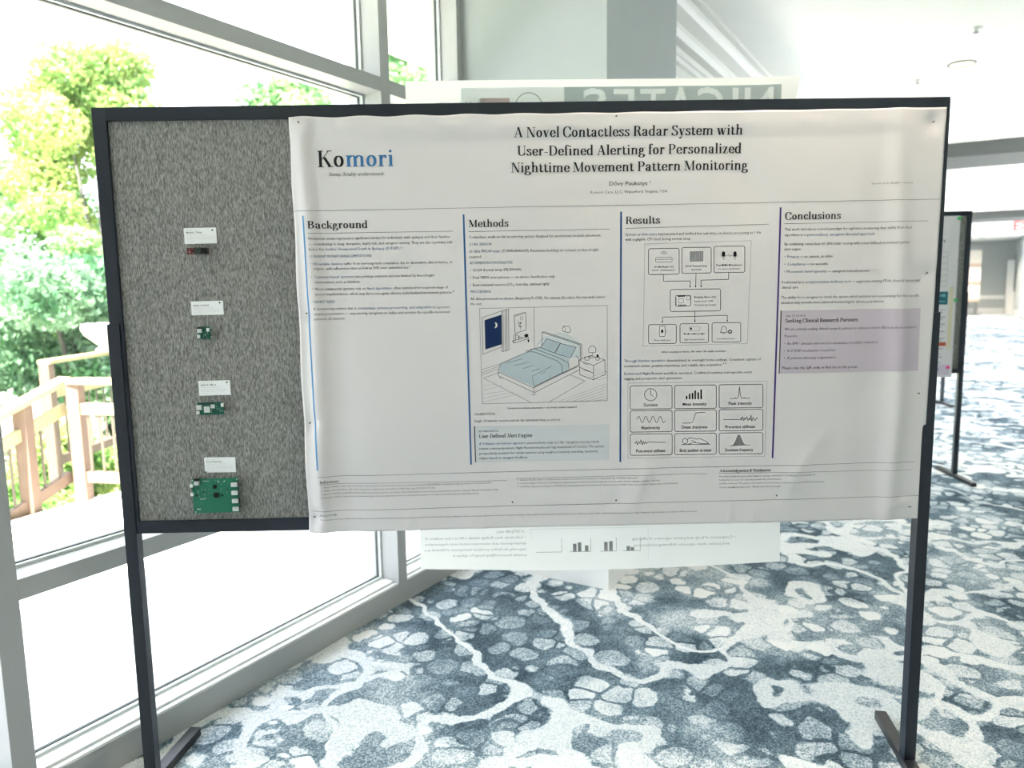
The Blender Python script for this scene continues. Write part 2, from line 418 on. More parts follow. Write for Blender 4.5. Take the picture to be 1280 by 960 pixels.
# the glazed wall: window bays between mullions
def bay(n, s0, s1, jamb=False, origin=WALL_O, rot=WALL_ROT):
    """s0 / s1 = near edges of the two mullion faces"""
    e = empty('window_%d' % n, origin, rot); e['kind'] = 'structure'
    MB().box(s0, s0+0.065, 0.0, 0.20, 0.10, CEIL).build('mullion', M['alu'], e, 0.002)
    a, b = s0+0.065, s1
    # bottom member : riser, ledge and ridges
    MB().box(s0, s1, 0.0, 0.20, 0.0, 0.104).build('sill', M['alu'], e, 0.002)
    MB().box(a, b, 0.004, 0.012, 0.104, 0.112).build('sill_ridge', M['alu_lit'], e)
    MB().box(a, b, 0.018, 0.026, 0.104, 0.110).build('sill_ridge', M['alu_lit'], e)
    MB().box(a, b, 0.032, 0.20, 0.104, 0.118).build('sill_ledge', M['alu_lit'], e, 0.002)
    MB().box(a, b, 0.0, 0.20, 0.672, 0.735).build('rail', M['alu'], e, 0.002)
    MB().box(a, b, 0.0, 0.20, 2.442, 2.505).build('rail', M['alu'], e, 0.002)
    MB().box(a, b, 0.0, 0.20, 3.20, CEIL).build('head', M['alu'], e)
    for z0, z1 in ((0.118, 0.672), (0.735, 2.442), (2.505, 3.20)):
        MB().box(a, b, 0.133, 0.139, z0, z1).build('pane', M['glass'], e)
        g = MB(); w = 0.012
        for (x0, x1, q0, q1) in ((a, b, z0, z0+w), (a, b, z1-w, z1), (a, a+w, z0+w, z1-w), (b-w, b, z0+w, z1-w)):
            g.box(x0, x1, 0.121, 0.133, q0, q1)
        g.build('gasket', M['gasket'], e)
        g = MB(); w = 0.009
        for (x0, x1, q0, q1) in ((a, b, z0, z0+w), (a, b, z1-w, z1), (a, a+w, z0+w, z1-w), (b-w, b, z0+w, z1-w)):
            g.box(x0, x1, 0.104, 0.121, q0, q1)
        g.build('glazing_bead', M['bead'], e)
    if jamb: MB().box(s1, 3.44, 0.0, 0.20, 0, CEIL).build('mullion', M['alu'], e, 0.002)
    return e
P_ = 1.77
k = 1
struct('wall_left_rear', MB().box(S0, 1.0-2*P_, 0.0, 0.2, 0, CEIL), M['back'])  # unseen solid wall added instead of windows, keeps light off the poster
for i in range(-2, 1): bay(k, 1.0 + i*P_, 1.0 + (i+1)*P_); k += 1
bay(k, 1.0 + P_, 3.395, jamb=True); k += 1
for i in range(4): bay(k, 4.46 + i*P_, 4.46 + (i+1)*P_); k += 1
for i in range(15): bay(k, -(8.4+(i+1)*1.9), -(8.4+i*1.9), origin=WALL_O + NW*OFF1, rot=WALL_ROT + math.pi); k += 1  # right-wall windows are added, to brighten ceiling and corridor
struct('wall_left', MB().box(11.54, S1, 0.0, 0.2, 0, CEIL), M['wall'])
struct('baseboard_left', MB().box(11.54, S1, -0.03, 0.0, 0, 0.2), M['white'])
struct('trim_7', MB().box(4.46+4*P_, 11.6, 0.0, 0.2, 0, CEIL), M['alu'])

struct('roof_overhang', MB().box(S0, 12, 0.25, 1.5, CEIL+0.02, CEIL+0.2), M['white'])  # unseen overhang, added to hold back high sky light

# recessed downlights
def downlight(s_, off, r=0.105, label=None, energy=18):
    e = empty('ceiling_light', wl(s_, off, CEIL))
    MB().lathe([(r, 0), (r, -0.006), (r-0.014, -0.010), (r-0.018, 0.0)], n=32).build('trim_ring', M['trim_grey'], e, smooth=True)
    MB().lathe([(r-0.016, -0.004), (r*0.45, -0.005), (0.0001, -0.005)], n=32).build('lens', M['lamp'], e)
    tag(e, label, 'ceiling light')
    ld = bpy.data.lights.new('downlight', 'SPOT'); ld.energy = energy; ld.color = (1.0, 0.84, 0.66); ld.spot_size = 2.3; ld.spot_blend = 0.8; ld.shadow_soft_size = 0.08
    lo = bpy.data.objects.new('downlight_lamp', ld); COL.objects.link(lo); lo.location = wl(s_, off, CEIL-0.03)
    return e
downlight(7.39, 2.25, label='round recessed downlight glowing pale yellow in the white ceiling at upper right')
downlight(23.02+1.9, 3.3, 0.16, 'small far downlight beyond the second ceiling beam near the exit sign')
downlight(30.9, 2.8, 0.16, 'small far downlight seen just above the edge of the second poster board')
for s_ in (-3.2, 2.1):  # out of view, added for their light in the room
    downlight(s_, 2.25, label='round recessed downlight in the white ceiling near the photographer' if s_ > 0 else 'round recessed downlight in the white ceiling behind the photographer')
for s_, off, lb in ((7.75, 1.92, 'small white sprinkler head in the ceiling left of the yellow downlight'), (6.43, 2.33, 'small white sprinkler head in the ceiling above the yellow downlight'), (10.44, 2.43, 'small sprinkler head in the ceiling just before the grey beam')):
    e = empty('sprinkler_head', wl(s_, off, CEIL))
    MB().lathe([(0.045, 0), (0.043, -0.008), (0.015, -0.014), (0.012, -0.03), (0.0001, -0.03)], n=20).build('escutcheon', M['white'], e, smooth=True)
    MB().lathe([(0.0001, -0.030), (0.018, -0.030), (0.018, -0.034), (0.0001, -0.034)], n=16).build('deflector', M['trim_grey'], e)
    tag(e, lb, 'sprinkler')

for s_, off in ((15.2, 1.4), (15.2, 3.2), (20.0, 1.4), (20.0, 3.2), (28.0, 1.4), (34.5, 1.4), (34.5, 3.2), (38.0, 1.4), (38.0, 3.2)):  # rows added to lift the dark far corridor
    tag(downlight(s_, off, 0.12, None, 50 if s_ < 30 else 110), 'round downlight in a row of alike ones far down the corridor ceiling', 'ceiling light', 'downlights far down the corridor')
# exit sign hanging from the ceiling far down the corridor
ex = empty('exit_sign', wl(25.6, 3.96, 2.88), WALL_ROT - math.pi/2)
MB().box(-0.36, 0.36, -0.03, 0.03, 0, 0.30).build('housing', M['exit_face'], ex, 0.005)
MB().box(-0.03, 0.03, -0.02, 0.02, 0.30, CEIL-2.88).build('bracket', M['white'], ex)
tag(ex, 'red lettered exit sign hanging from the corridor ceiling at the right edge', 'exit sign')

# ------------------------------------------------------------------ lettering : high contrast serif drawn from pen strokes, sans from the built-in font
NA, NB = 0.062, 0.019                             # nib half sizes: thick uprights, thin horizontals
SE = 0.034                                        # serif thickness
def _curve(P, n=7):
    P = [P[0]] + list(P) + [P[-1]]; out = []
    for i in range(1, len(P)-2):
        p0, p1, p2, p3 = P[i-1], P[i], P[i+1], P[i+2]
        for j in range(n):
            t = j/n
            out.append(tuple(0.5*((2*p1[k]) + (-p0[k]+p2[k])*t + (2*p0[k]-5*p1[k]+4*p2[k]-p3[k])*t*t + (-p0[k]+3*p1[k]-3*p2[k]+p3[k])*t**3) for k in (0, 1)))
    out.append(P[-2]); return out
def _nib(pts, closed=False, a=NA, b=NB):
    n = len(pts); L = []; R_ = []
    for i in range(n):
        p, q = (pts[(i-1) % n], pts[(i+1) % n]) if closed else (pts[max(i-1, 0)], pts[min(i+1, n-1)])
        dx, dy = q[0]-p[0], q[1]-p[1]; l = math.hypot(dx, dy) or 1; nx, ny = -dy/l, dx/l
        h = math.sqrt((a*nx)**2 + (b*ny)**2); ox, oy = a*a*nx/h, b*b*ny/h
        L.append((pts[i][0]+ox, pts[i][1]+oy)); R_.append((pts[i][0]-ox, pts[i][1]-oy))
    q = []
    for i in range(n if closed else n-1):
        j = (i+1) % n; q.append([L[i], L[j], R_[j], R_[i]])
    return q
def stroke(ops):
    out = []
    for op in ops:
        c = op[0]; a = op[1:]
        if c == 'v': out.append([(a[0]-NA, a[1]), (a[0]+NA, a[1]), (a[0]+NA, a[2]), (a[0]-NA, a[2])])
        elif c == 'n': out.append([(a[0]-.019, a[1]), (a[0]+.019, a[1]), (a[0]+.019, a[2]), (a[0]-.019, a[2])])
        elif c == 'h': out.append([(a[0], a[2]), (a[1], a[2]), (a[1], a[2]+SE), (a[0], a[2]+SE)])
        elif c in 'tk':
            w = 0.021 if c == 't' else 0.068
            out.append([(a[0]-w, a[1]), (a[0]+w, a[1]), (a[2]+w, a[3]), (a[2]-w, a[3])])
        elif c == 'c': out += _nib(_curve(a[0]))
        elif c == 'o':
            cx, cy, rx, ry = a; out += _nib([(cx+rx*math.cos(t*math.pi/12), cy+ry*math.sin(t*math.pi/12)) for t in range(24)], True)
        elif c == 'd': out.append([(a[0]+a[2]*math.cos(t*math.pi/5), a[1]+a[2]*math.sin(t*math.pi/5)) for t in range(10)])
    return out
X, A_, C_ = 0.48, 0.745, 0.70
def st(x, top, base=True, flag=True):             # lower case stem with flag at the top and serif at the foot
    r = [('v', x, 0, top)]
    if flag: r.append(('h', x-0.11, x, top-SE))
    if base: r.append(('h', x-0.115, x+0.115, 0))
    return r
def CS(x): return [('v', x, 0, C_), ('h', x-0.12, x+0.12, 0), ('h', x-0.12, x+0.12, C_-SE)]
def arch(x0, x1): return [('c', [(x0+0.03, 0.36), (x0+0.10, 0.445), ((x0+x1)/2+0.03, 0.466), (x1-0.015, 0.42), (x1, 0.33), (x1, 0.0)]), ('h', x1-0.115, x1+0.115, 0)]
GL = {
 ' ': (0.22, []),
 'A': (0.70, [('t', 0.11, 0, 0.335, C_), ('k', 0.56, 0, 0.345, C_), ('h', 0.20, 0.50, 0.22), ('h', 0.01, 0.22, 0), ('h', 0.44, 0.68, 0)]),
 'B': (0.64, CS(0.17) + [('c', [(0.17, 0.686), (0.36, 0.68), (0.47, 0.60), (0.46, 0.46), (0.34, 0.375), (0.17, 0.37)]), ('c', [(0.2, 0.37), (0.40, 0.36), (0.52, 0.27), (0.51, 0.12), (0.38, 0.02), (0.17, 0.014)])]),
 'C': (0.64, [('c', [(0.58, 0.50), (0.53, 0.63), (0.36, 0.70), (0.20, 0.66), (0.10, 0.52), (0.09, 0.35), (0.11, 0.17), (0.21, 0.04), (0.37, 0.0), (0.52, 0.06), (0.585, 0.19)]), ('n', 0.585, 0.47, 0.69)]),
 'D': (0.70, CS(0.17) + [('c', [(0.17, 0.686), (0.37, 0.68), (0.54, 0.58), (0.60, 0.35), (0.54, 0.12), (0.37, 0.02), (0.17, 0.014)])]),
 'E': (0.60, CS(0.17) + [('h', 0.17, 0.53, C_-SE), ('h', 0.17, 0.55, 0), ('h', 0.17, 0.42, 0.345), ('n', 0.53, 0.52, C_), ('n', 0.55, 0, 0.19), ('n', 0.42, 0.27, 0.44)]),
 'K': (0.70, CS(0.17) + [('t', 0.20, 0.29, 0.53, C_-0.01), ('k', 0.585, 0, 0.33, 0.42), ('h', 0.45, 0.66, C_-SE), ('h', 0.47, 0.71, 0)]),
 'M': (0.86, [('n', 0.13, 0, C_), ('h', 0.02, 0.24, 0), ('h', 0.02, 0.2, C_-SE), ('k', 0.18, C_, 0.42, 0.05), ('t', 0.43, 0.0, 0.70, C_), ('v', 0.71, 0, C_), ('h', 0.59, 0.83, 0), ('h', 0.70, 0.83, C_-SE)]),
 'N': (0.72, [('n', 0.13, 0, C_), ('h', 0.02, 0.24, 0), ('h', 0.02, 0.2, C_-SE), ('k', 0.17, C_, 0.56, 0.0), ('n', 0.60, 0, C_), ('h', 0.49, 0.70, C_-SE)]),
 'P': (0.61, CS(0.17) + [('c', [(0.17, 0.686), (0.37, 0.68), (0.50, 0.59), (0.50, 0.44), (0.37, 0.335), (0.17, 0.33)])]),
 'R': (0.66, CS(0.17) + [('c', [(0.17, 0.686), (0.36, 0.68), (0.48, 0.60), (0.48, 0.46), (0.36, 0.365), (0.17, 0.36)]), ('k', 0.565, 0, 0.40, 0.36), ('h', 0.53, 0.67, 0)]),
 'S': (0.54, [('c', [(0.44, 0.56), (0.38, 0.66), (0.26, 0.69), (0.14, 0.63), (0.12, 0.52), (0.20, 0.42), (0.36, 0.32), (0.45, 0.21), (0.42, 0.07), (0.28, 0.005), (0.14, 0.04), (0.07, 0.17)]), ('n', 0.455, 0.50, 0.70), ('n', 0.065, 0, 0.20)]),
 'U': (0.70, [('v', 0.17, 0.2, C_), ('h', 0.05, 0.30, C_-SE), ('c', [(0.17, 0.3), (0.18, 0.12), (0.28, 0.02), (0.40, 0.01), (0.52, 0.06), (0.57, 0.18)]), ('n', 0.575, 0.16, C_), ('h', 0.47, 0.69, C_-SE)]),
 'a': (0.50, [('c', [(0.10, 0.35), (0.14, 0.44), (0.24, 0.466), (0.33, 0.42), (0.345, 0.32), (0.345, 0.06)]), ('d', 0.12, 0.36, 0.05), ('c', [(0.345, 0.28), (0.22, 0.25), (0.11, 0.19), (0.10, 0.09), (0.18, 0.014), (0.28, 0.04), (0.345, 0.12)]), ('v', 0.345, 0.04, 0.36), ('h', 0.345, 0.47, 0.0), ('v', 0.36, 0.0, 0.06)]),
 'b': (0.54, [('v', 0.14, 0, A_), ('h', 0.03, 0.14, A_-SE), ('c', [(0.16, 0.36), (0.25, 0.455), (0.36, 0.455), (0.445, 0.36), (0.45, 0.22), (0.40, 0.08), (0.30, 0.014), (0.16, 0.07)])]),
 'c': (0.45, [('c', [(0.37, 0.37), (0.32, 0.45), (0.22, 0.466), (0.12, 0.38), (0.10, 0.23), (0.14, 0.08), (0.25, 0.014), (0.35, 0.05), (0.405, 0.14)]), ('d', 0.355, 0.36, 0.052)]),
 'd': (0.55, [('v', 0.40, 0, A_), ('h', 0.28, 0.40, A_-SE), ('h', 0.40, 0.52, 0), ('c', [(0.39, 0.40), (0.29, 0.462), (0.17, 0.44), (0.10, 0.33), (0.09, 0.21), (0.13, 0.08), (0.24, 0.014), (0.39, 0.09)])]),
 'e': (0.47, [('c', [(0.10, 0.25), (0.39, 0.25), (0.37, 0.40), (0.26, 0.466), (0.14, 0.40), (0.095, 0.25), (0.13, 0.09), (0.25, 0.014), (0.36, 0.05), (0.41, 0.13)])]),
 'f': (0.33, [('v', 0.15, 0, 0.60), ('h', 0.035, 0.275, 0), ('h', 0.04, 0.30, X-SE), ('c', [(0.15, 0.56), (0.17, 0.69), (0.25, 0.735), (0.33, 0.70)]), ('d', 0.32, 0.675, 0.045)]),
 'g': (0.50, [('o', 0.22, 0.32, 0.115, 0.146), ('t', 0.34, 0.42, 0.44, 0.47), ('h', 0.42, 0.49, 0.45), ('c', [(0.15, 0.19), (0.08, 0.12), (0.13, 0.05), (0.33, 0.03), (0.43, -0.04), (0.40, -0.16), (0.24, -0.20), (0.09, -0.16), (0.06, -0.08), (0.14, 0.0), (0.2, 0.04)])]),
 'h': (0.58, st(0.15, A_) + arch(0.15, 0.43)),
 'i': (0.29, st(0.15, X) + [('d', 0.14, 0.64, 0.062)]),
 'k': (0.55, st(0.15, A_) + [('t', 0.18, 0.17, 0.40, X-0.01), ('k', 0.46, 0, 0.28, 0.29), ('h', 0.33, 0.50, X-SE), ('h', 0.36, 0.56, 0)]),
 'l': (0.29, st(0.15, A_)),
 'm': (0.87, st(0.15, X) + arch(0.15, 0.43) + arch(0.43, 0.72)),
 'n': (0.58, st(0.15, X) + arch(0.15, 0.43)),
 'o': (0.51, [('o', 0.255, 0.24, 0.155, 0.226)]),
 'p': (0.55, [('v', 0.15, -0.21, X), ('h', 0.04, 0.15, X-SE), ('h', 0.035, 0.27, -0.21), ('c', [(0.17, 0.37), (0.26, 0.46), (0.37, 0.45), (0.45, 0.36), (0.46, 0.23), (0.41, 0.08), (0.31, 0.014), (0.17, 0.07)])]),
 'r': (0.42, st(0.15, X) + [('c', [(0.17, 0.33), (0.22, 0.43), (0.30, 0.466), (0.36, 0.44)]), ('d', 0.345, 0.405, 0.058)]),
 's': (0.42, [('c', [(0.33, 0.37), (0.28, 0.45), (0.19, 0.466), (0.11, 0.42), (0.11, 0.34), (0.20, 0.27), (0.31, 0.20), (0.34, 0.12), (0.29, 0.03), (0.20, 0.014), (0.11, 0.04), (0.06, 0.13)]), ('n', 0.345, 0.33, 0.48), ('n', 0.055, 0, 0.16)]),
 't': (0.36, [('v', 0.15, 0.08, X+0.02), ('t', 0.06, X-0.02, 0.14, 0.62), ('t', 0.14, 0.62, 0.14, X), ('h', 0.03, 0.31, X-SE), ('c', [(0.15, 0.14), (0.17, 0.04), (0.24, 0.014), (0.33, 0.10)])]),
 'u': (0.58, [('v', 0.15, 0.1, X), ('h', 0.04, 0.15, X-SE), ('c', [(0.15, 0.16), (0.17, 0.05), (0.25, 0.014), (0.35, 0.04), (0.42, 0.12)]), ('v', 0.43, 0, X), ('h', 0.32, 0.43, X-SE), ('h', 0.43, 0.54, 0)]),
 'v': (0.51, [('k', 0.12, X, 0.27, 0), ('t', 0.27, 0, 0.41, X), ('h', 0.01, 0.25, X-SE), ('h', 0.32, 0.51, X-SE)]),
 'w': (0.76, [('k', 0.12, X, 0.26, 0), ('t', 0.26, 0, 0.39, X), ('k', 0.38, X, 0.52, 0), ('t', 0.52, 0, 0.66, X), ('h', 0.01, 0.25, X-SE), ('h', 0.30, 0.48, X-SE), ('h', 0.58, 0.75, X-SE)]),
 'y': (0.51, [('k', 0.12, X, 0.27, 0), ('t', 0.20, -0.17, 0.41, X), ('h', 0.01, 0.25, X-SE), ('h', 0.32, 0.51, X-SE), ('c', [(0.23, -0.10), (0.18, -0.19), (0.10, -0.19)]), ('d', 0.09, -0.16, 0.045)]),
 'z': (0.46, [('h', 0.06, 0.40, X-SE), ('h', 0.05, 0.41, 0), ('k', 0.12, 0, 0.34, X), ('n', 0.07, 0.35, X), ('n', 0.40, 0, 0.14)]),
 '-': (0.34, [('h', 0.05, 0.29, 0.20), ('h', 0.05, 0.29, 0.215)]),
 '&': (0.74, [('c', [(0.66, 0.34), (0.58, 0.16), (0.42, 0.03), (0.26, 0.005), (0.12, 0.06), (0.09, 0.18), (0.17, 0.31), (0.33, 0.42), (0.40, 0.54), (0.36, 0.66), (0.27, 0.69), (0.19, 0.62), (0.20, 0.50), (0.34, 0.28), (0.52, 0.06), (0.66, 0.01)])]),
}
_SG = {}
def serif_text(s):
    """polygons (unit em, cap height 0.70) and advance"""
    x = 0.0; P = []
    for ch in s:
        if ch not in _SG: _SG[ch] = (GL[ch][0], stroke(GL[ch][1]))
        adv, polys = _SG[ch]
        P += [[(px + x, py) for px, py in q] for q in polys]; x += adv
    return P, x

_cu = bpy.data.curves.new('lettering', 'FONT'); _cu.resolution_u = 2
_to = bpy.data.objects.new('lettering', _cu); COL.objects.link(_to)
def _eval(s):
    _cu.body = s
    bpy.context.view_layer.update()
    dg = bpy.context.evaluated_depsgraph_get()
    ob = _to.evaluated_get(dg); me = ob.to_mesh()
    v = [(q.co.x, q.co.y) for q in me.vertices]; f = [tuple(p.vertices) for p in me.polygons]
    ob.to_mesh_clear()
    return v, f
def _w(s):
    v, _ = _eval(s); xs = [q[0] for q in v]; return max(xs) - min(xs)
_cu.offset = 0.0
_BARS = _w('||')
_CAP = max(q[1] for q in _eval('H')[0])
def sans_text(s, bold=False, res=2):
    _cu.offset = 0.0; _cu.resolution_u = res
    adv = _w('|' + s + '|') - _BARS
    _cu.offset = 0.009 if bold else 0.0
    v, f = _eval(s); _cu.offset = 0.0
    return v, f, adv

class Print:
    """flat print that follows a sheet: local (x, y, z) = (u, -(relief + eps), v)"""
    def __init__(s, relief): s.v = []; s.f = []; s.m = []; s.mats = []; s.relief = relief
    def _mi(s, m):
        if m not in s.mats: s.mats.append(m)
        return s.mats.index(m)
    def add(s, V, F_, m, eps):
        b = len(s.v); i = s._mi(m)
        s.v += [(u, v, eps) for u, v in V]; s.f += [tuple(b + k for k in q) for q in F_]; s.m += [i]*len(F_)
    def text(s, body, u0, v, u1, cap, m, serif=False, bold=False, res=1, mirror=None, eps=0.0008):
        if serif:
            P, adv = serif_text(body); k = (u1-u0)/adv; ky = cap/0.70; j = 0
            V = []; F_ = []
            for q in P:
                q = [(u0 + x*k, v + y*ky) for x, y in q]
                if len(q) == 4:                    # split long strokes so that they follow the sheet
                    nn = max(1, int(math.hypot(q[2][0]-q[1][0], q[2][1]-q[1][1])/0.006), int(math.hypot(q[3][0]-q[0][0], q[3][1]-q[0][1])/0.006))
                    for t in range(nn):
                        a0, a1 = t/nn, (t+1)/nn; L4 = lambda p_, r_, s_: (p_[0]+(r_[0]-p_[0])*s_, p_[1]+(r_[1]-p_[1])*s_)
                        F_.append(tuple(range(len(V), len(V)+4))); V += [L4(q[0], q[3], a0), L4(q[1], q[2], a0), L4(q[1], q[2], a1), L4(q[0], q[3], a1)]
                else:
                    F_.append(tuple(range(len(V), len(V)+len(q)))); V += q
            i = s._mi(m); b = len(s.v)
            n = 0
            for q in F_:
                n += 1
                for a in q: s.v.append((V[a][0], V[a][1], eps + (n % 9)*6e-6))
                s.f.append(tuple(b + a for a in q)); s.m.append(i)
            return
        V, F_, adv = sans_text(body, bold, res); k = (u1-u0)/adv; ky = cap/_CAP
        V = [(u0 + x*k, v + y*ky) for x, y in V]
        if mirror is not None: V = [(mirror - (a - mirror), b_) for a, b_ in V]
        s.add(V, F_, m, eps)
    def line(s, pts, w, m, eps=0.0007, step=0.012):
        V = []; F_ = []
        for (a, b_), (c, d) in zip(pts[:-1], pts[1:]):
            L = math.hypot(c-a, d-b_)
            if L < 1e-6: continue
            nx, ny = -(d-b_)/L*w/2, (c-a)/L*w/2; n = max(1, int(L/step)); k = len(V)
            for i in range(n+1):
                t = i/n; x = a+(c-a)*t; y = b_+(d-b_)*t; V += [(x+nx, y+ny), (x-nx, y-ny)]
            for i in range(n): F_.append((k+2*i, k+2*i+1, k+2*i+3, k+2*i+2))
        s.add(V, F_, m, eps)
    def fill(s, pts, m, eps=0.0004, cell=0.012):
        bm = bmesh.new(); f = bm.faces.new([bm.verts.new((u, v, 0)) for u, v in pts])
        xs = [p[0] for p in pts]; ys = [p[1] for p in pts]
        for ax, lo, hi in ((0, min(xs), max(xs)), (1, min(ys), max(ys))):
            t = lo + cell
            while t < hi - 1e-4:
                co = [0, 0, 0]; co[ax] = t; no = [0, 0, 0]; no[ax] = 1
                bmesh.ops.bisect_plane(bm, geom=list(bm.verts)+list(bm.edges)+list(bm.faces), plane_co=co, plane_no=no); t += cell
        bmesh.ops.triangulate(bm, faces=bm.faces)
        bm.verts.index_update()
        s.add([(q.co.x, q.co.y) for q in bm.verts], [tuple(x.index for x in q.verts) for q in bm.faces], m, eps); bm.free()
    def build(s, name, parent, side=-1):
        if not s.v: return None
        a = np.array(s.v); y = -(s.relief(a[:, 0], a[:, 1])) + side*a[:, 2]
        P = np.stack([a[:, 0], y, a[:, 1]], 1)
        me = bpy.data.meshes.new(name); me.from_pydata(P.tolist(), [], s.f)
        for m in s.mats: me.materials.append(m)
        me.polygons.foreach_set('material_index', s.m); me.update()
        o = bpy.data.objects.new(name, me); COL.objects.link(o); o.parent = parent
        return o
def sheet(name, W, H, relief, m, nu=220, nv=150, edge=None):
    us = np.linspace(0, W, nu+1); vs = np.linspace(0, H, nv+1); U, V = np.meshgrid(us, vs)
    Z = relief(U, V); UU, VV = (edge(U, V) if edge else (U, V))
    P = np.stack([UU, -Z, VV], -1).reshape(-1, 3)
    F_ = [(j*(nu+1)+i, j*(nu+1)+i+1, (j+1)*(nu+1)+i+1, (j+1)*(nu+1)+i) for j in range(nv) for i in range(nu)]
    me = bpy.data.meshes.new(name); me.from_pydata(P.tolist(), [], F_); me.materials.append(m)
    for p in me.polygons: p.use_smooth = True
    o = bpy.data.objects.new(name, me); COL.objects.link(o); return o
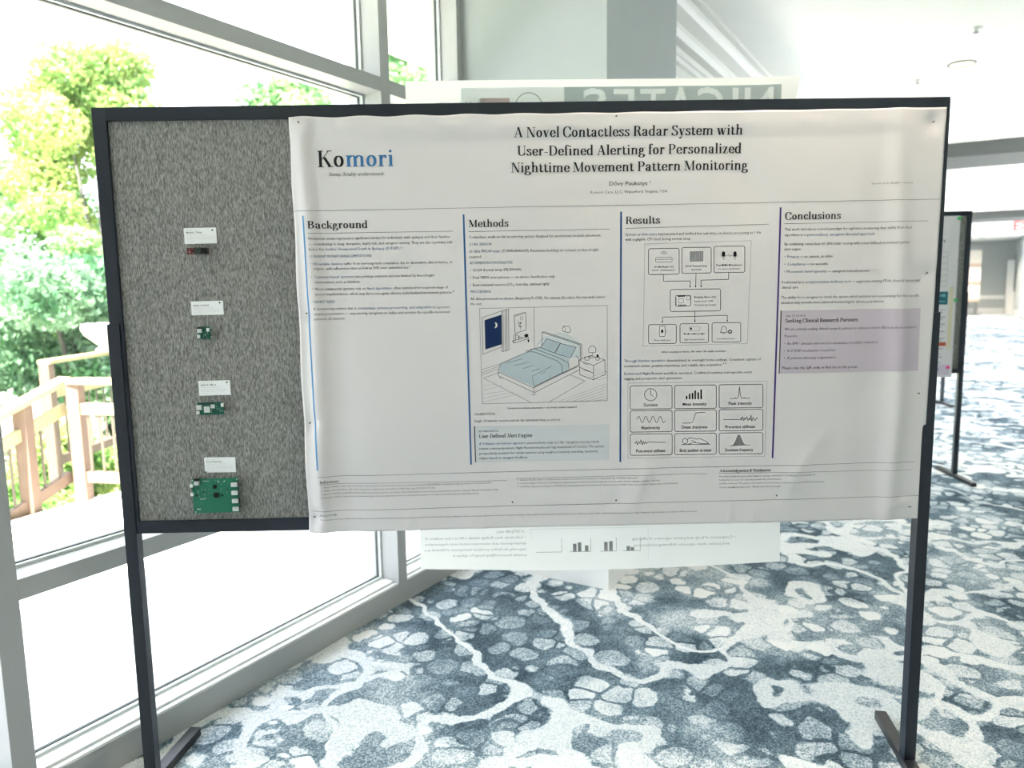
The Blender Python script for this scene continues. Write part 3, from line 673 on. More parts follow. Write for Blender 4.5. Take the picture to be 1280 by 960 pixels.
RUNS = [
 ('logoK', 'Ko', 0.0729, 1.0715, 0.1525),
 ('logoB', 'mori', 0.1536, 1.0718, 0.293),
 ('tag', 'Sleep, finally understood.', 0.1058, 1.0467, 0.2654),
 ('title', 'A Novel Contactless Radar System with', 0.6351, 1.1448, 1.2897),
 ('title', 'User-Defined Alerting for Personalized', 0.6434, 1.0942, 1.2886),
 ('title', 'Nighttime Movement Pattern Monitoring', 0.6255, 1.0478, 1.3082),
 ('auth', 'Dōvy Paukstys ¹', 0.9069, 1.0088, 1.0292),
 ('aff', 'Komori Care, LLC, Waterford, Virginia, USA', 0.8526, 0.9871, 1.0756),
 ('cap', 'Scan for tech details + connect', 1.6626, 1.0005, 1.7792),
 ('head', 'Background', 0.0399, 0.8996, 0.2115),
 ('head', 'Methods', 0.5006, 0.8968, 0.6173),
 ('head', 'Results', 0.9545, 0.8997, 1.0556),
 ('head', 'Conclusions', 1.4155, 0.9043, 1.578),
 ('b', 'Nocturnal events represent a significant burden for individuals with epilepsy and their families', 0.0406, 0.8676, 0.4468),
 ('b', '— contributing to sleep disruption, injury risk, and caregiver anxiety. They are also a primary risk', 0.0414, 0.852, 0.4535),
 ('b', 'factor for ', 0.0411, 0.8371, 0.0854),
 ('B', 'Sudden Unexpected Death in Epilepsy (SUDEP).', 0.0854, 0.8371, 0.3016),
 ('b', '¹,²', 0.3016, 0.8369, 0.31),
 ('h', 'CURRENT MONITORING LIMITATIONS', 0.042, 0.8167, 0.2194),
 ('bul', '•', 0.0426, 0.7955, 0.0465),
 ('B', 'Wearable devices', 0.0517, 0.7953, 0.1351),
 ('b', ' suffer from low long-term compliance due to discomfort, skin irritation, or', 0.1351, 0.7952, 0.4528),
 ('b', 'stigma, with adherence rates as low as 50% over extended use.³', 0.0522, 0.7819, 0.3296),
 ('bul', '•', 0.0435, 0.7584, 0.0475),
 ('B', 'Camera-based systems', 0.053, 0.7582, 0.1637),
 ('b', ' raise privacy concerns and are limited by line-of-sight', 0.1637, 0.7581, 0.3991),
 ('b', 'obstructions such as blankets.', 0.0531, 0.7432, 0.1838),
 ('bul', '•', 0.0445, 0.7235, 0.0485),
 ('b', 'Most commercial systems rely on ', 0.0533, 0.7234, 0.2021),
 ('B', 'fixed algorithms,', 0.2021, 0.7231, 0.2756),
 ('b', ' often optimized for a narrow range of', 0.2756, 0.723, 0.4369),
 ('b', 'motor manifestations, which may fail to recognize diverse individualized movement patterns.⁴', 0.0534, 0.7083, 0.4553),
 ('h', 'UNMET NEED', 0.0455, 0.6865, 0.1082),
 ('b', 'A monitoring solution that is ', 0.0465, 0.6665, 0.1714),
 ('B', 'contactless, privacy-preserving, and adaptable', 0.1714, 0.6663, 0.388),
 ('b', ' to a person’s', 0.388, 0.6658, 0.4426),
 ('b', 'unique presentation — empowering caregivers to define and monitor the specific movement', 0.0466, 0.6517, 0.4418),
 ('b', 'patterns of concern.', 0.0463, 0.6373, 0.1344),
 ('b', 'Contactless, multi-modal monitoring system designed for unobtrusive bedside placement.', 0.5009, 0.8651, 0.8849),
 ('h', 'CORE SENSOR', 0.5008, 0.8445, 0.5676),
 ('B', '60 GHz FMCW radar', 0.5011, 0.8242, 0.5912),
 ('b', ' (TI IWR6843AOP). Penetrates bedding; no contact; no line-of-sight', 0.5912, 0.8241, 0.8772),
 ('b', 'required.', 0.5015, 0.8091, 0.5378),
 ('h', 'AUGMENTING MODALITIES', 0.5019, 0.7914, 0.6266),
 ('bul', '•', 0.5022, 0.7709, 0.506),
 ('b', '32×24 thermal array (MLX90640)', 0.5102, 0.7708, 0.652),
 ('bul', '•', 0.5017, 0.7493, 0.5055),
 ('b', 'Dual MEMS microphones — on-device classification only', 0.5097, 0.7492, 0.7489),
 ('bul', '•', 0.5012, 0.728, 0.505),
 ('b', 'Environmental sensors (CO₂, humidity, ambient light)', 0.5092, 0.7279, 0.7322),
 ('h', 'PROCESSING', 0.5023, 0.7085, 0.5626),
 ('b', 'All data processed ', 0.5018, 0.6879, 0.5838),
 ('B', 'on-device', 0.5838, 0.6878, 0.6292),
 ('b', ' (Raspberry Pi CM5). No camera. No video. No raw audio leaves', 0.6292, 0.6877, 0.8952),
 ('b', 'the unit.', 0.5018, 0.6734, 0.5361),
 ('capb', 'Contactless bedside placement — no body contact required', 0.6034, 0.3644, 0.8105),
 ('h2', 'CALIBRATION', 0.5044, 0.3473, 0.5677),
 ('b', 'Single 10-minute session across six canonical sleep positions.', 0.5047, 0.3269, 0.7635),
 ('cap', 'KEY INNOVATION', 0.5171, 0.2963, 0.5761),
 ('sub', 'User-Defined Alert Engine', 0.5178, 0.2788, 0.6769),
 ('B', 'A 9-feature movement signature', 0.5181, 0.2578, 0.656),
 ('b', ' extracted from radar at 1 Hz. Caregivers retrospectively', 0.656, 0.2572, 0.8776),
 ('b', 'review a minute-by-minute Night Review timeline and tag movements of concern. The system', 0.5178, 0.2429, 0.8919),
 ('b', 'prospectively monitors for similar patterns using weighted similarity matching. Sensitivity', 0.5175, 0.228, 0.8738),
 ('b', 'adapts based on caregiver feedback.', 0.5175, 0.2138, 0.6641),
 ('B', 'System architecture', 0.954, 0.8661, 1.0471),
 ('b', ' implemented and verified for real-time, on-device processing at 1 Hz', 1.0471, 0.866, 1.348),
 ('b', 'with negligible CPU load during normal sleep.', 0.9541, 0.8518, 1.1464),
 ('capb', '60 GHz Radar Pod', 1.0388, 0.7726, 1.0952),
 ('cap', 'FMCW · TI IWR6843AOP', 1.0334, 0.763, 1.0993),
 ('capb', '32×24 Thermal Array', 1.13, 0.7734, 1.1934),
 ('cap', 'MLX90640', 1.147, 0.7633, 1.177),
 ('capb', 'Dual MEMS Microphones', 1.2197, 0.7748, 1.2935),
 ('cap', 'On-device classification', 1.2254, 0.7643, 1.289),
 ('capb', 'Bedside Base Unit', 1.1569, 0.6833, 1.2207),
 ('cap', 'Raspberry Pi CM5', 1.1571, 0.6713, 1.2128),
 ('cap', 'On-device processing', 1.1573, 0.6607, 1.2204),
 ('cap', 'Phone notification', 1.0403, 0.5588, 1.0892),
 ('cap', 'Night Review timeline', 1.1292, 0.5595, 1.1893),
 ('cap', 'User-defined alerts', 1.2249, 0.5605, 1.2788),
 ('capb', 'All processing on-device. No video. No audio retention.', 1.0633, 0.5237, 1.2551),
 ('B', 'Through-blanket operation', 0.952, 0.4976, 1.0747),
 ('b', ' demonstrated in overnight home settings. Consistent capture of', 1.0747, 0.4972, 1.3559),
 ('b', 'movement events, position transitions, and reliable data acquisition.⁵,⁶', 0.9521, 0.4824, 1.2555),
 ('B', 'End-to-end Night Review', 0.9522, 0.4596, 1.0661),
 ('b', ' workflow exercised. Confirmed seamless retrospective event', 1.0661, 0.4592, 1.3313),
 ('b', 'tagging and prospective alert generation.', 0.9531, 0.4447, 1.1267),
 ('lab', 'Duration', 1.0108, 0.3642, 1.0531),
 ('lab', 'Mean intensity', 1.1268, 0.3647, 1.1984),
 ('lab', 'Peak intensity', 1.2637, 0.3649, 1.3336),
 ('lab', 'Rhythmicity', 1.004, 0.2951, 1.0604),
 ('lab', 'Onset sharpness', 1.1241, 0.2951, 1.2032),
 ('lab', 'Pre-event stillness', 1.2552, 0.2939, 1.3449),
 ('lab', 'Post-event stillness', 0.9877, 0.2252, 1.0765),
 ('lab', 'Body position at onset', 1.1196, 0.224, 1.2153),
 ('lab', 'Dominant frequency', 1.2562, 0.2232, 1.3407),
 ('b', 'This work introduces a novel paradigm for nighttime monitoring that shifts from fixed', 1.4157, 0.8732, 1.7831),
 ('b', 'algorithms to a ', 1.4162, 0.8572, 1.4814),
 ('B', 'personalized, caregiver-directed approach.', 1.4814, 0.8571, 1.6813),
 ('b', 'By combining contactless 60 GHz radar sensing with a user-defined movement pattern', 1.4162, 0.8312, 1.7794),
 ('b', 'alert engine:', 1.4162, 0.8166, 1.4663),
 ('bul', '•', 1.4173, 0.7951, 1.4212),
 ('B', 'Privacy', 1.4251, 0.795, 1.4596),
 ('b', ' — no camera, no video', 1.4596, 0.7949, 1.5592),
 ('bul', '•', 1.4171, 0.7735, 1.421),
 ('B', 'Compliance', 1.4258, 0.7734, 1.4799),
 ('b', ' — no wearable', 1.4799, 0.7733, 1.5455),
 ('bul', '•', 1.4166, 0.7519, 1.4205),
 ('B', 'Movement heterogeneity', 1.4244, 0.7518, 1.5416),
 ('b', ' — caregiver-trained patterns', 1.5416, 0.7516, 1.6691),
 ('b', 'Positioned as a ', 1.4116, 0.7214, 1.4793),
 ('B', 'complementary wellness tool', 1.4793, 0.7213, 1.6141),
 ('b', ' — augments existing FDA-cleared devices and', 1.6141, 0.7211, 1.8187),
 ('b', 'clinical care.', 1.4117, 0.7063, 1.4629),
 ('b', 'The ability for a caregiver to teach the system which patterns are concerning for their specific', 1.411, 0.6771, 1.8183),
 ('b', 'situation may provide more tailored monitoring for diverse populations.', 1.411, 0.6619, 1.7176),
 ('cap', 'CALL TO ACTION', 1.4252, 0.6242, 1.4848),
 ('sub', 'Seeking Clinical Research Partners', 1.425, 0.6072, 1.6417),
 ('b', 'We are actively seeking clinical research partners to advance toward vEEG-anchored validation.', 1.4245, 0.5843, 1.819),
 ('b', 'If you are:', 1.4243, 0.5641, 1.4626),
 ('bul', '•', 1.4242, 0.5416, 1.4281),
 ('b', 'An EMU clinician interested in contactless modality evaluation', 1.4328, 0.5414, 1.7046),
 ('bul', '•', 1.4241, 0.5205, 1.428),
 ('b', 'A SUDEP-mechanism researcher', 1.4335, 0.5203, 1.5786),
 ('bul', '•', 1.4247, 0.4989, 1.4286),
 ('b', 'A patient-advocacy organization', 1.4341, 0.4988, 1.5802),
 ('bb', 'Please scan the QR code or find me at this poster.', 1.4205, 0.4692, 1.6503),
 ('ref', 'References', 0.0421, 0.1522, 0.0948),
 ('tiny', '1.  Ryvlin P, Nashef L, Lhatoo SD, et al. Incidence and mechanisms of cardiorespiratory arrests in epilepsy monitoring units (MORTEMUS): a retrospective study. Lancet Neurol. 2013;12(10):966-977.', 0.045, 0.1384, 0.5527),
 ('tiny', '2.  Vilella L, Lacuey N, Hampson JP, et al. Postconvulsive central apnea as a biomarker for SUDEP. Neurology. 2019;92(3):e171-e182.', 0.0445, 0.128, 0.3836),
 ('tiny', '3.  Bruno E, Viana PF, Sperling MR, Richardson MP. Seizure detection at home: Do devices on the market match the needs of people living with epilepsy and their caregivers? Epilepsia. 2020;61(S1):S11-S24.', 0.044, 0.1174, 0.5728),
 ('tiny', '4.  Beniczky S, Wiebe S, Jeppesen J, et al. Automated seizure detection using wearable devices: a clinical practice guideline of the ILAE and the IFCN. Epilepsia. 2021;62(3):632-646.', 0.0435, 0.107, 0.5146),
 ('tiny', '5.  Arends J, Thijs RD, Gutter T, et al. Multimodal nocturnal seizure detection in a residential care setting. Neurology. 2018;91(21):e2010-e2019.', 0.6314, 0.1457, 0.9945),
 ('tiny', '6.  Onorati F, Regalia G, Caborni C, et al. Multicenter clinical assessment of improved wearable multimodal convulsive seizure detectors. Epilepsia. 2017;58(11):1870-1879.', 0.6312, 0.1355, 1.0626),
 ('tiny', '7.  van Andel J, Ungureanu C, Arends J, et al. Multimodal, automated detection of nocturnal motor seizures at home: is a reliable seizure detector feasible? Epilepsia Open. 2017;2(4):424-431.', 0.6311, 0.1254, 1.1186),
 ('ref', 'Acknowledgments & Disclosures', 1.2408, 0.1596, 1.3967),
 ('tiny', 'The author thanks the open-source signal processing community for foundational tools and methods.', 1.2399, 0.1442, 1.5326),
 ('tiny', 'Funding: Komori Care, LLC operating revenue. No external funders.', 1.2401, 0.1333, 1.4303),
 ('tiny', 'Conflicts of Interest: The author is the founder and sole developer of Komori Care, LLC. Full disclosure in footer.', 1.2403, 0.1223, 1.5627),
 ('tiny', 'Contact: dovy@komoricare.com · ORCID 0000-0001-5901-5658', 1.2406, 0.1104, 1.4261),
 ('tinyb', 'DISCLOSURE', 0.036, 0.0507, 0.0854),
 ('tiny', 'This system is an investigational wellness device. It is NOT an FDA-cleared medical device and is not intended to detect, diagnose, treat, or prevent seizures or any other medical condition. The author is the founder and sole developer of Komori Care, LLC, and holds a financial interest in the company, representing a potential conflict of interest.', 0.0354, 0.0377, 1.176),
]
LINES = [
 ('rule',[(0.0006,0.9498),(1.8611,0.9558)]),
 ('bar1',[(0.0285,0.9359),(0.0369,0.1927)]),
 ('bar2',[(0.4877,0.9337),(0.4926,0.1983)]),
 ('bar3',[(0.9423,0.935),(0.941,0.1968)]),
 ('bar4',[(1.4028,0.9397),(1.4004,0.2)]),
 ('rule',[(0.0408,0.8864),(0.4553,0.8866)]),
 ('rule',[(0.5008,0.8846),(0.9092,0.8858)]),
 ('rule',[(0.9545,0.8871),(1.3703,0.8926)]),
 ('rule',[(1.4147,0.8929),(1.8317,0.8949)]),
 ('rule',[(0.0359,0.1718),(1.839,0.1789)]),
 ('thin',[(0.042,0.1488),(0.6,0.1468)]),
 ('thin',[(0.6266,0.1525),(1.2032,0.1561)]),
 ('thin',[(1.2397,0.1561),(1.8305,0.1542)]),
 ('rule',[(0.0139,0.0658),(1.8619,0.0723)]),
 ('thin',[(0.528,0.6631),(0.9021,0.6661),(0.9021,0.3841),(0.5293,0.3817),(0.528,0.6631)]),
 ('thin',[(0.6866,0.6641),(0.6866,0.5467)]),
 ('med',[(0.5347,0.6367),(0.5919,0.6555),(0.5918,0.5502),(0.535,0.529),(0.5347,0.6367)]),
 ('thin',[(0.5419,0.6289),(0.5909,0.6438),(0.5901,0.5576),(0.5427,0.5436),(0.5419,0.6289)]),
 ('med',[(0.5919,0.6555),(0.5908,0.5354)]),
 ('med',[(0.5963,0.6565),(0.5953,0.5364)]),
 ('med',[(0.6022,0.6579),(0.6012,0.5378)]),
 ('med',[(0.6073,0.6591),(0.6064,0.539)]),
 ('med',[(0.6125,0.6603),(0.6116,0.5402)]),
 ('med',[(0.5908,0.5354),(0.6112,0.5406)]),
 ('med',[(0.5919,0.6555),(0.6125,0.6603)]),
 ('med',[(0.6283,0.6414),(0.6626,0.6507),(0.6626,0.5987),(0.6304,0.5889),(0.6283,0.6414)]),
 ('thin',[(0.6312,0.6388),(0.6599,0.6471)]),
 ('thin',[(0.6542,0.6329),(0.6537,0.6303),(0.6522,0.6285),(0.6501,0.6278),(0.6481,0.6286),(0.6467,0.6305),(0.6462,0.633),(0.6467,0.6356),(0.6483,0.6374),(0.6503,0.6381),(0.6523,0.6374),(0.6537,0.6355),(0.6542,0.6329)]),
 ('thin',[(0.646,0.5989),(0.6464,0.6246)]),
 ('med',[(0.6398,0.6247),(0.6463,0.6155),(0.6508,0.6227)]),
 ('med',[(0.6407,0.613),(0.6461,0.6063),(0.6528,0.6106)]),
 ('thin',[(0.639,0.6189),(0.6462,0.61)]),
 ('med',[(0.622,0.567),(0.6263,0.5606),(0.6696,0.5728),(0.6697,0.5783),(0.622,0.567)]),
 ('med',[(0.6263,0.5606),(0.6267,0.5838),(0.6318,0.5852),(0.6316,0.569)]),
 ('med',[(0.6318,0.5852),(0.6406,0.5825),(0.6405,0.5715)]),
 ('med',[(0.6419,0.5714),(0.6421,0.5799),(0.653,0.5749)]),
 ('med',[(0.7088,0.5518),(0.7103,0.5912),(0.7159,0.5922),(0.8263,0.5535),(0.8268,0.5109),(0.8224,0.5072),(0.8218,0.5517),(0.7103,0.5905)]),
 ('med',[(0.7043,0.5464),(0.723,0.5719),(0.7635,0.5583),(0.7455,0.529),(0.7043,0.5464)]),
 ('med',[(0.7477,0.5282),(0.7635,0.5572),(0.8096,0.5445),(0.7928,0.5133),(0.7477,0.5282)]),
 ('med',[(0.5783,0.4762),(0.5854,0.5003),(0.6672,0.5341),(0.6858,0.5437),(0.7051,0.5471)]),
 ('med',[(0.6599,0.536),(0.6858,0.5437),(0.7594,0.5139),(0.7853,0.5005),(0.7896,0.478)]),
 ('med',[(0.6635,0.5341),(0.6857,0.5337),(0.752,0.5066),(0.7667,0.4933),(0.7684,0.4702)]),
 ('med',[(0.5783,0.4762),(0.6825,0.4269),(0.6842,0.4126),(0.5792,0.465),(0.5783,0.4762)]),
 ('med',[(0.6844,0.4306),(0.7684,0.4702),(0.7896,0.478),(0.8178,0.4932),(0.8179,0.511),(0.8095,0.5204)]),
 ('med',[(0.6842,0.4126),(0.8185,0.4775)]),
 ('med',[(0.6825,0.4269),(0.7683,0.468),(0.8178,0.4887)]),
 ('med',[(0.6767,0.409),(0.6822,0.4051),(0.6897,0.4095)]),
 ('med',[(0.581,0.4613),(0.5865,0.4563),(0.5921,0.4592)]),
 ('thin',[(0.6002,0.5019),(0.6522,0.5139)]),
 ('thin',[(0.626,0.4932),(0.6687,0.504)]),
 ('thin',[(0.6518,0.4846),(0.6852,0.494)]),
 ('thin',[(0.6776,0.4759),(0.7017,0.4841)]),
 ('thin',[(0.7034,0.4673),(0.7183,0.4741)]),
 ('thin',[(0.7293,0.4586),(0.7349,0.4641)]),
 ('thin',[(0.6844,0.4306),(0.6792,0.4614),(0.737,0.4901)]),
 ('thin',[(0.5347,0.4584),(0.5812,0.4736)]),
 ('thin',[(0.5347,0.4584),(0.6764,0.3819)]),
 ('thin',[(0.7267,0.3825),(0.8351,0.4436),(0.7924,0.4638)]),
 ('thin',[(0.5278,0.4827),(0.5854,0.5003)]),
 ('thin',[(0.5286,0.4678),(0.5807,0.4855)]),
 ('thin',[(0.5294,0.4745),(0.5816,0.4929)]),
 ('faint',[(0.5323,0.4341),(0.5732,0.4409)]),
 ('faint',[(0.532,0.4222),(0.5898,0.4361)]),
 ('faint',[(0.5318,0.4102),(0.6062,0.4201)]),
 ('faint',[(0.5315,0.3982),(0.6229,0.4152)]),
 ('faint',[(0.5313,0.3861),(0.6395,0.4104)]),
 ('faint',[(0.7584,0.3857),(0.9002,0.4349)]),
 ('faint',[(0.7789,0.3853),(0.9002,0.4259)]),
 ('faint',[(0.7994,0.3849),(0.9002,0.4169)]),
 ('faint',[(0.8199,0.3845),(0.9002,0.4079)]),
 ('faint',[(0.8405,0.3842),(0.9002,0.3989)]),
 ('faint',[(0.861,0.3838),(0.9002,0.3898)]),
 ('faint',[(0.8426,0.4509),(0.9002,0.4723)]),
 ('faint',[(0.8574,0.4484),(0.9002,0.4626)]),
 ('faint',[(0.8723,0.4459),(0.9002,0.4529)]),
 ('med',[(0.8186,0.5066),(0.8612,0.4898),(0.8611,0.4469),(0.8203,0.4633),(0.8186,0.5066)]),
 ('med',[(0.8612,0.4898),(0.8947,0.506),(0.8958,0.4631),(0.8611,0.4469)]),
 ('med',[(0.8186,0.5066),(0.852,0.5197),(0.8947,0.506)]),
 ('med',[(0.8204,0.4849),(0.8612,0.4674)]),
 ('med',[(0.8297,0.4978),(0.8445,0.4927)]),
 ('med',[(0.8315,0.478),(0.8501,0.4714)]),
 ('thin',[(0.8958,0.4724),(0.9021,0.4693)]),
 ('med',[(0.8465,0.5357),(0.8472,0.54),(0.8492,0.5438),(0.8521,0.5465),(0.8557,0.548),(0.8596,0.5479),(0.8632,0.5463),(0.8662,0.5435),(0.8681,0.5397),(0.8687,0.5354)]),
 ('med',[(0.8465,0.5357),(0.8484,0.5283),(0.8669,0.528),(0.8687,0.5354)]),
 ('med',[(0.8576,0.5281),(0.8576,0.5177)]),
 ('med',[(0.8639,0.5147),(0.8629,0.5132),(0.8602,0.5122),(0.8565,0.5118),(0.8528,0.5123),(0.85,0.5134),(0.8491,0.5149),(0.8501,0.5164),(0.8528,0.5174),(0.8565,0.5178),(0.8602,0.5173),(0.8629,0.5162),(0.8639,0.5147)]),
 ('med',[(0.8342,0.5152),(0.8364,0.5062),(0.8476,0.506),(0.8491,0.516),(0.8342,0.5152)]),
 ('med',[(0.8676,0.5139),(0.8687,0.5057),(0.878,0.5055),(0.8795,0.5144),(0.8676,0.5139)]),
 ('bold',[(0.8735,0.5145),(0.8735,0.5219)]),
 ('med',[(0.7694,0.6013),(0.7731,0.6078),(0.7897,0.6068),(0.7933,0.6009),(0.7932,0.5909),(0.7877,0.5884),(0.773,0.592),(0.7693,0.5969),(0.7694,0.6013)]),
 ('thin',[(0.7731,0.6078),(0.7778,0.6011),(0.7778,0.5912)]),
 ('med2',[(0.5055,0.3152),(0.5061,0.2053)]),
 ('med2',[(1.4122,0.6424),(1.4122,0.4563)]),
 ('faint2',[(1.0116,0.8418),(1.32,0.8464),(1.3154,0.5476),(1.008,0.5444),(1.0116,0.8418)]),
 ('box1',[(1.1062,0.8279),(1.1088,0.8272),(1.1107,0.8253),(1.1114,0.8228),(1.1122,0.7583),(1.1115,0.7558),(1.1097,0.754),(1.1071,0.7533),(1.0276,0.7535),(1.025,0.7542),(1.0231,0.7561),(1.0224,0.7586),(1.022,0.823),(1.0226,0.8255),(1.0245,0.8274),(1.027,0.828),(1.1062,0.8279)]),
 ('box1',[(1.199,0.8296),(1.2015,0.8289),(1.2035,0.8271),(1.2042,0.8245),(1.2053,0.7604),(1.2047,0.7579),(1.2028,0.7561),(1.2003,0.7554),(1.1254,0.7555),(1.1228,0.7563),(1.1209,0.7581),(1.1202,0.7607),(1.1194,0.8248),(1.1201,0.8273),(1.1219,0.8291),(1.1245,0.8297),(1.199,0.8296)]),
 ('box1',[(1.2962,0.8315),(1.2988,0.8307),(1.3007,0.8289),(1.3015,0.8264),(1.303,0.7607),(1.3024,0.7582),(1.3005,0.7564),(1.298,0.7558),(1.2186,0.7559),(1.216,0.7566),(1.2141,0.7585),(1.2134,0.761),(1.2122,0.8266),(1.2128,0.8291),(1.2147,0.8309),(1.2172,0.8315),(1.2962,0.8315)]),
 ('box1',[(1.2283,0.7091),(1.2309,0.7083),(1.2328,0.7064),(1.2336,0.7039),(1.2346,0.6498),(1.234,0.6473),(1.2321,0.6454),(1.2296,0.6448),(1.0926,0.6451),(1.09,0.6458),(1.0881,0.6477),(1.0873,0.6503),(1.0868,0.7043),(1.0874,0.7068),(1.0893,0.7087),(1.0918,0.7093),(1.2283,0.7091)]),
 ('thin',[(1.0571,0.8147),(1.0605,0.8177),(1.0649,0.8193),(1.0696,0.8193),(1.074,0.8175),(1.0775,0.8144)]),
 ('thin',[(1.0601,0.8127),(1.0625,0.8149),(1.0656,0.816),(1.069,0.8159),(1.0721,0.8147),(1.0745,0.8125)]),
 ('thin',[(1.0634,0.8105),(1.0647,0.8117),(1.0664,0.8123),(1.0682,0.8123),(1.0699,0.8116),(1.0712,0.8104)]),
 ('thin',[(1.0882,0.8028),(1.0897,0.8024),(1.0908,0.8014),(1.0912,0.7999),(1.0913,0.792),(1.0909,0.7906),(1.0899,0.7895),(1.0884,0.7892),(1.046,0.7892),(1.0445,0.7896),(1.0434,0.7907),(1.043,0.7921),(1.043,0.8001),(1.0433,0.8015),(1.0444,0.8025),(1.0459,0.8029),(1.0882,0.8028)]),
 ('thin',[(1.043,0.7968),(1.0912,0.7968)]),
 ('w',[(1.1432,0.8175),(1.1436,0.7895)]),
 ('w',[(1.1487,0.8174),(1.1491,0.7894)]),
 ('w',[(1.1542,0.8174),(1.1546,0.7893)]),
 ('w',[(1.1597,0.8173),(1.1601,0.7892)]),
 ('w',[(1.1652,0.8172),(1.1656,0.7891)]),
 ('w',[(1.1707,0.8171),(1.1711,0.789)]),
 ('w',[(1.1762,0.817),(1.1766,0.789)]),
 ('thin',[(1.2405,0.8009),(1.2406,0.7944)]),
 ('thin',[(1.237,0.7945),(1.2443,0.7944)]),
 ('thin',[(1.2338,0.8071),(1.235,0.8017),(1.2405,0.7991),(1.246,0.8016),(1.247,0.8069)]),
 ('thin',[(1.2738,0.8004),(1.274,0.7939)]),
 ('thin',[(1.2703,0.794),(1.2777,0.7939)]),
 ('thin',[(1.2671,0.8066),(1.2683,0.8012),(1.2739,0.7986),(1.2793,0.801),(1.2803,0.8064)]),
 ('thin',[(1.2481,0.8048),(1.254,0.805),(1.2561,0.8086),(1.2584,0.8014),(1.2606,0.8049),(1.2671,0.8052)]),
 ('thin2',[(1.0664,0.7521),(1.0666,0.7336),(1.1444,0.7334),(1.1447,0.7156)]),
 ('thin2',[(1.1614,0.7553),(1.1609,0.7154)]),
 ('thin2',[(1.2561,0.7563),(1.2565,0.736),(1.1764,0.7351),(1.1767,0.7159)]),
 ('thin2',[(1.1597,0.645),(1.1602,0.6145)]),
 ('thin2',[(1.0648,0.6135),(1.0647,0.629),(1.255,0.6313),(1.2553,0.6147)]),
 ('box1',[(1.1447,0.6915),(1.1458,0.6912),(1.1466,0.6904),(1.1469,0.6893),(1.1473,0.6626),(1.147,0.6615),(1.1462,0.6607),(1.1451,0.6605),(1.1053,0.6605),(1.1042,0.6609),(1.1034,0.6617),(1.103,0.6628),(1.1027,0.6894),(1.103,0.6905),(1.1038,0.6913),(1.1049,0.6916),(1.1447,0.6915)]),
 ('thin',[(1.1245,0.6823),(1.1251,0.6821),(1.1255,0.6817),(1.1257,0.6812),(1.1258,0.6706),(1.1257,0.67),(1.1253,0.6696),(1.1247,0.6695),(1.1133,0.6695),(1.1127,0.6697),(1.1123,0.6701),(1.1122,0.6706),(1.112,0.6812),(1.1122,0.6818),(1.1126,0.6822),(1.1131,0.6823),(1.1245,0.6823)]),
 ('thin',[(1.144,0.6892),(1.1445,0.6891),(1.1449,0.6887),(1.1451,0.6881),(1.1452,0.6794),(1.1451,0.6788),(1.1447,0.6784),(1.1441,0.6783),(1.136,0.6783),(1.1355,0.6784),(1.1351,0.6789),(1.1349,0.6794),(1.1348,0.6882),(1.1349,0.6887),(1.1353,0.6891),(1.1359,0.6892),(1.144,0.6892)]),
 ('box1',[(1.1011,0.6074),(1.1033,0.6067),(1.1049,0.6051),(1.1055,0.6029),(1.1061,0.5555),(1.1055,0.5533),(1.1039,0.5517),(1.1017,0.5511),(1.0288,0.5513),(1.0265,0.552),(1.0249,0.5536),(1.0243,0.5558),(1.0239,0.6032),(1.0245,0.6054),(1.0261,0.607),(1.0283,0.6075),(1.1011,0.6074)]),
 ('box1',[(1.1956,0.6084),(1.1978,0.6078),(1.1995,0.6062),(1.2001,0.6039),(1.2009,0.5565),(1.2004,0.5543),(1.1988,0.5527),(1.1965,0.5522),(1.1217,0.5524),(1.1195,0.553),(1.1178,0.5547),(1.1172,0.5569),(1.1166,0.6043),(1.1172,0.6065),(1.1188,0.6081),(1.121,0.6086),(1.1956,0.6084)]),
 ('box1',[(1.2902,0.6099),(1.2924,0.6093),(1.2941,0.6077),(1.2947,0.6054),(1.2958,0.5571),(1.2953,0.5549),(1.2937,0.5533),(1.2915,0.5528),(1.2161,0.553),(1.2139,0.5536),(1.2122,0.5553),(1.2116,0.5575),(1.2107,0.6058),(1.2113,0.608),(1.2129,0.6096),(1.2151,0.6101),(1.2902,0.6099)]),
 ('thin2',[(1.0701,0.603),(1.0714,0.6026),(1.0724,0.6016),(1.0727,0.6003),(1.073,0.5746),(1.0727,0.5733),(1.0717,0.5724),(1.0704,0.572),(1.0588,0.5721),(1.0575,0.5724),(1.0565,0.5734),(1.0561,0.5748),(1.0559,0.6004),(1.0562,0.6017),(1.0572,0.6027),(1.0585,0.603),(1.0701,0.603)]),
 ('thin',[(1.0755,0.5917),(1.0773,0.5872),(1.0756,0.5828)]),
 ('faint2',[(1.1726,0.6006),(1.1737,0.6003),(1.1746,0.5994),(1.1749,0.5983),(1.175,0.5895),(1.1747,0.5884),(1.1739,0.5876),(1.1728,0.5873),(1.1462,0.5874),(1.145,0.5877),(1.1442,0.5885),(1.1439,0.5896),(1.1438,0.5985),(1.1441,0.5996),(1.1449,0.6004),(1.146,0.6007),(1.1726,0.6006)]),
 ('thin2',[(1.1281,0.5784),(1.1903,0.5786)]),
 ('thin2',[(1.2347,0.5814),(1.2382,0.5858),(1.2389,0.5946),(1.2415,0.599),(1.2455,0.6003),(1.2495,0.5989),(1.2523,0.5944),(1.2538,0.5855),(1.257,0.5819),(1.2347,0.5814)]),
 ('thin2',[(1.2414,0.58),(1.246,0.5768),(1.2499,0.5803)]),
 ('w2',[(1.261,0.5832),(1.2672,0.5831)]),
 ('w2',[(1.264,0.5867),(1.2642,0.5796)]),
 ('faint2',[(0.9634,0.4353),(1.3768,0.4346),(1.3762,0.2063),(0.9642,0.2084),(0.9634,0.4353)]),
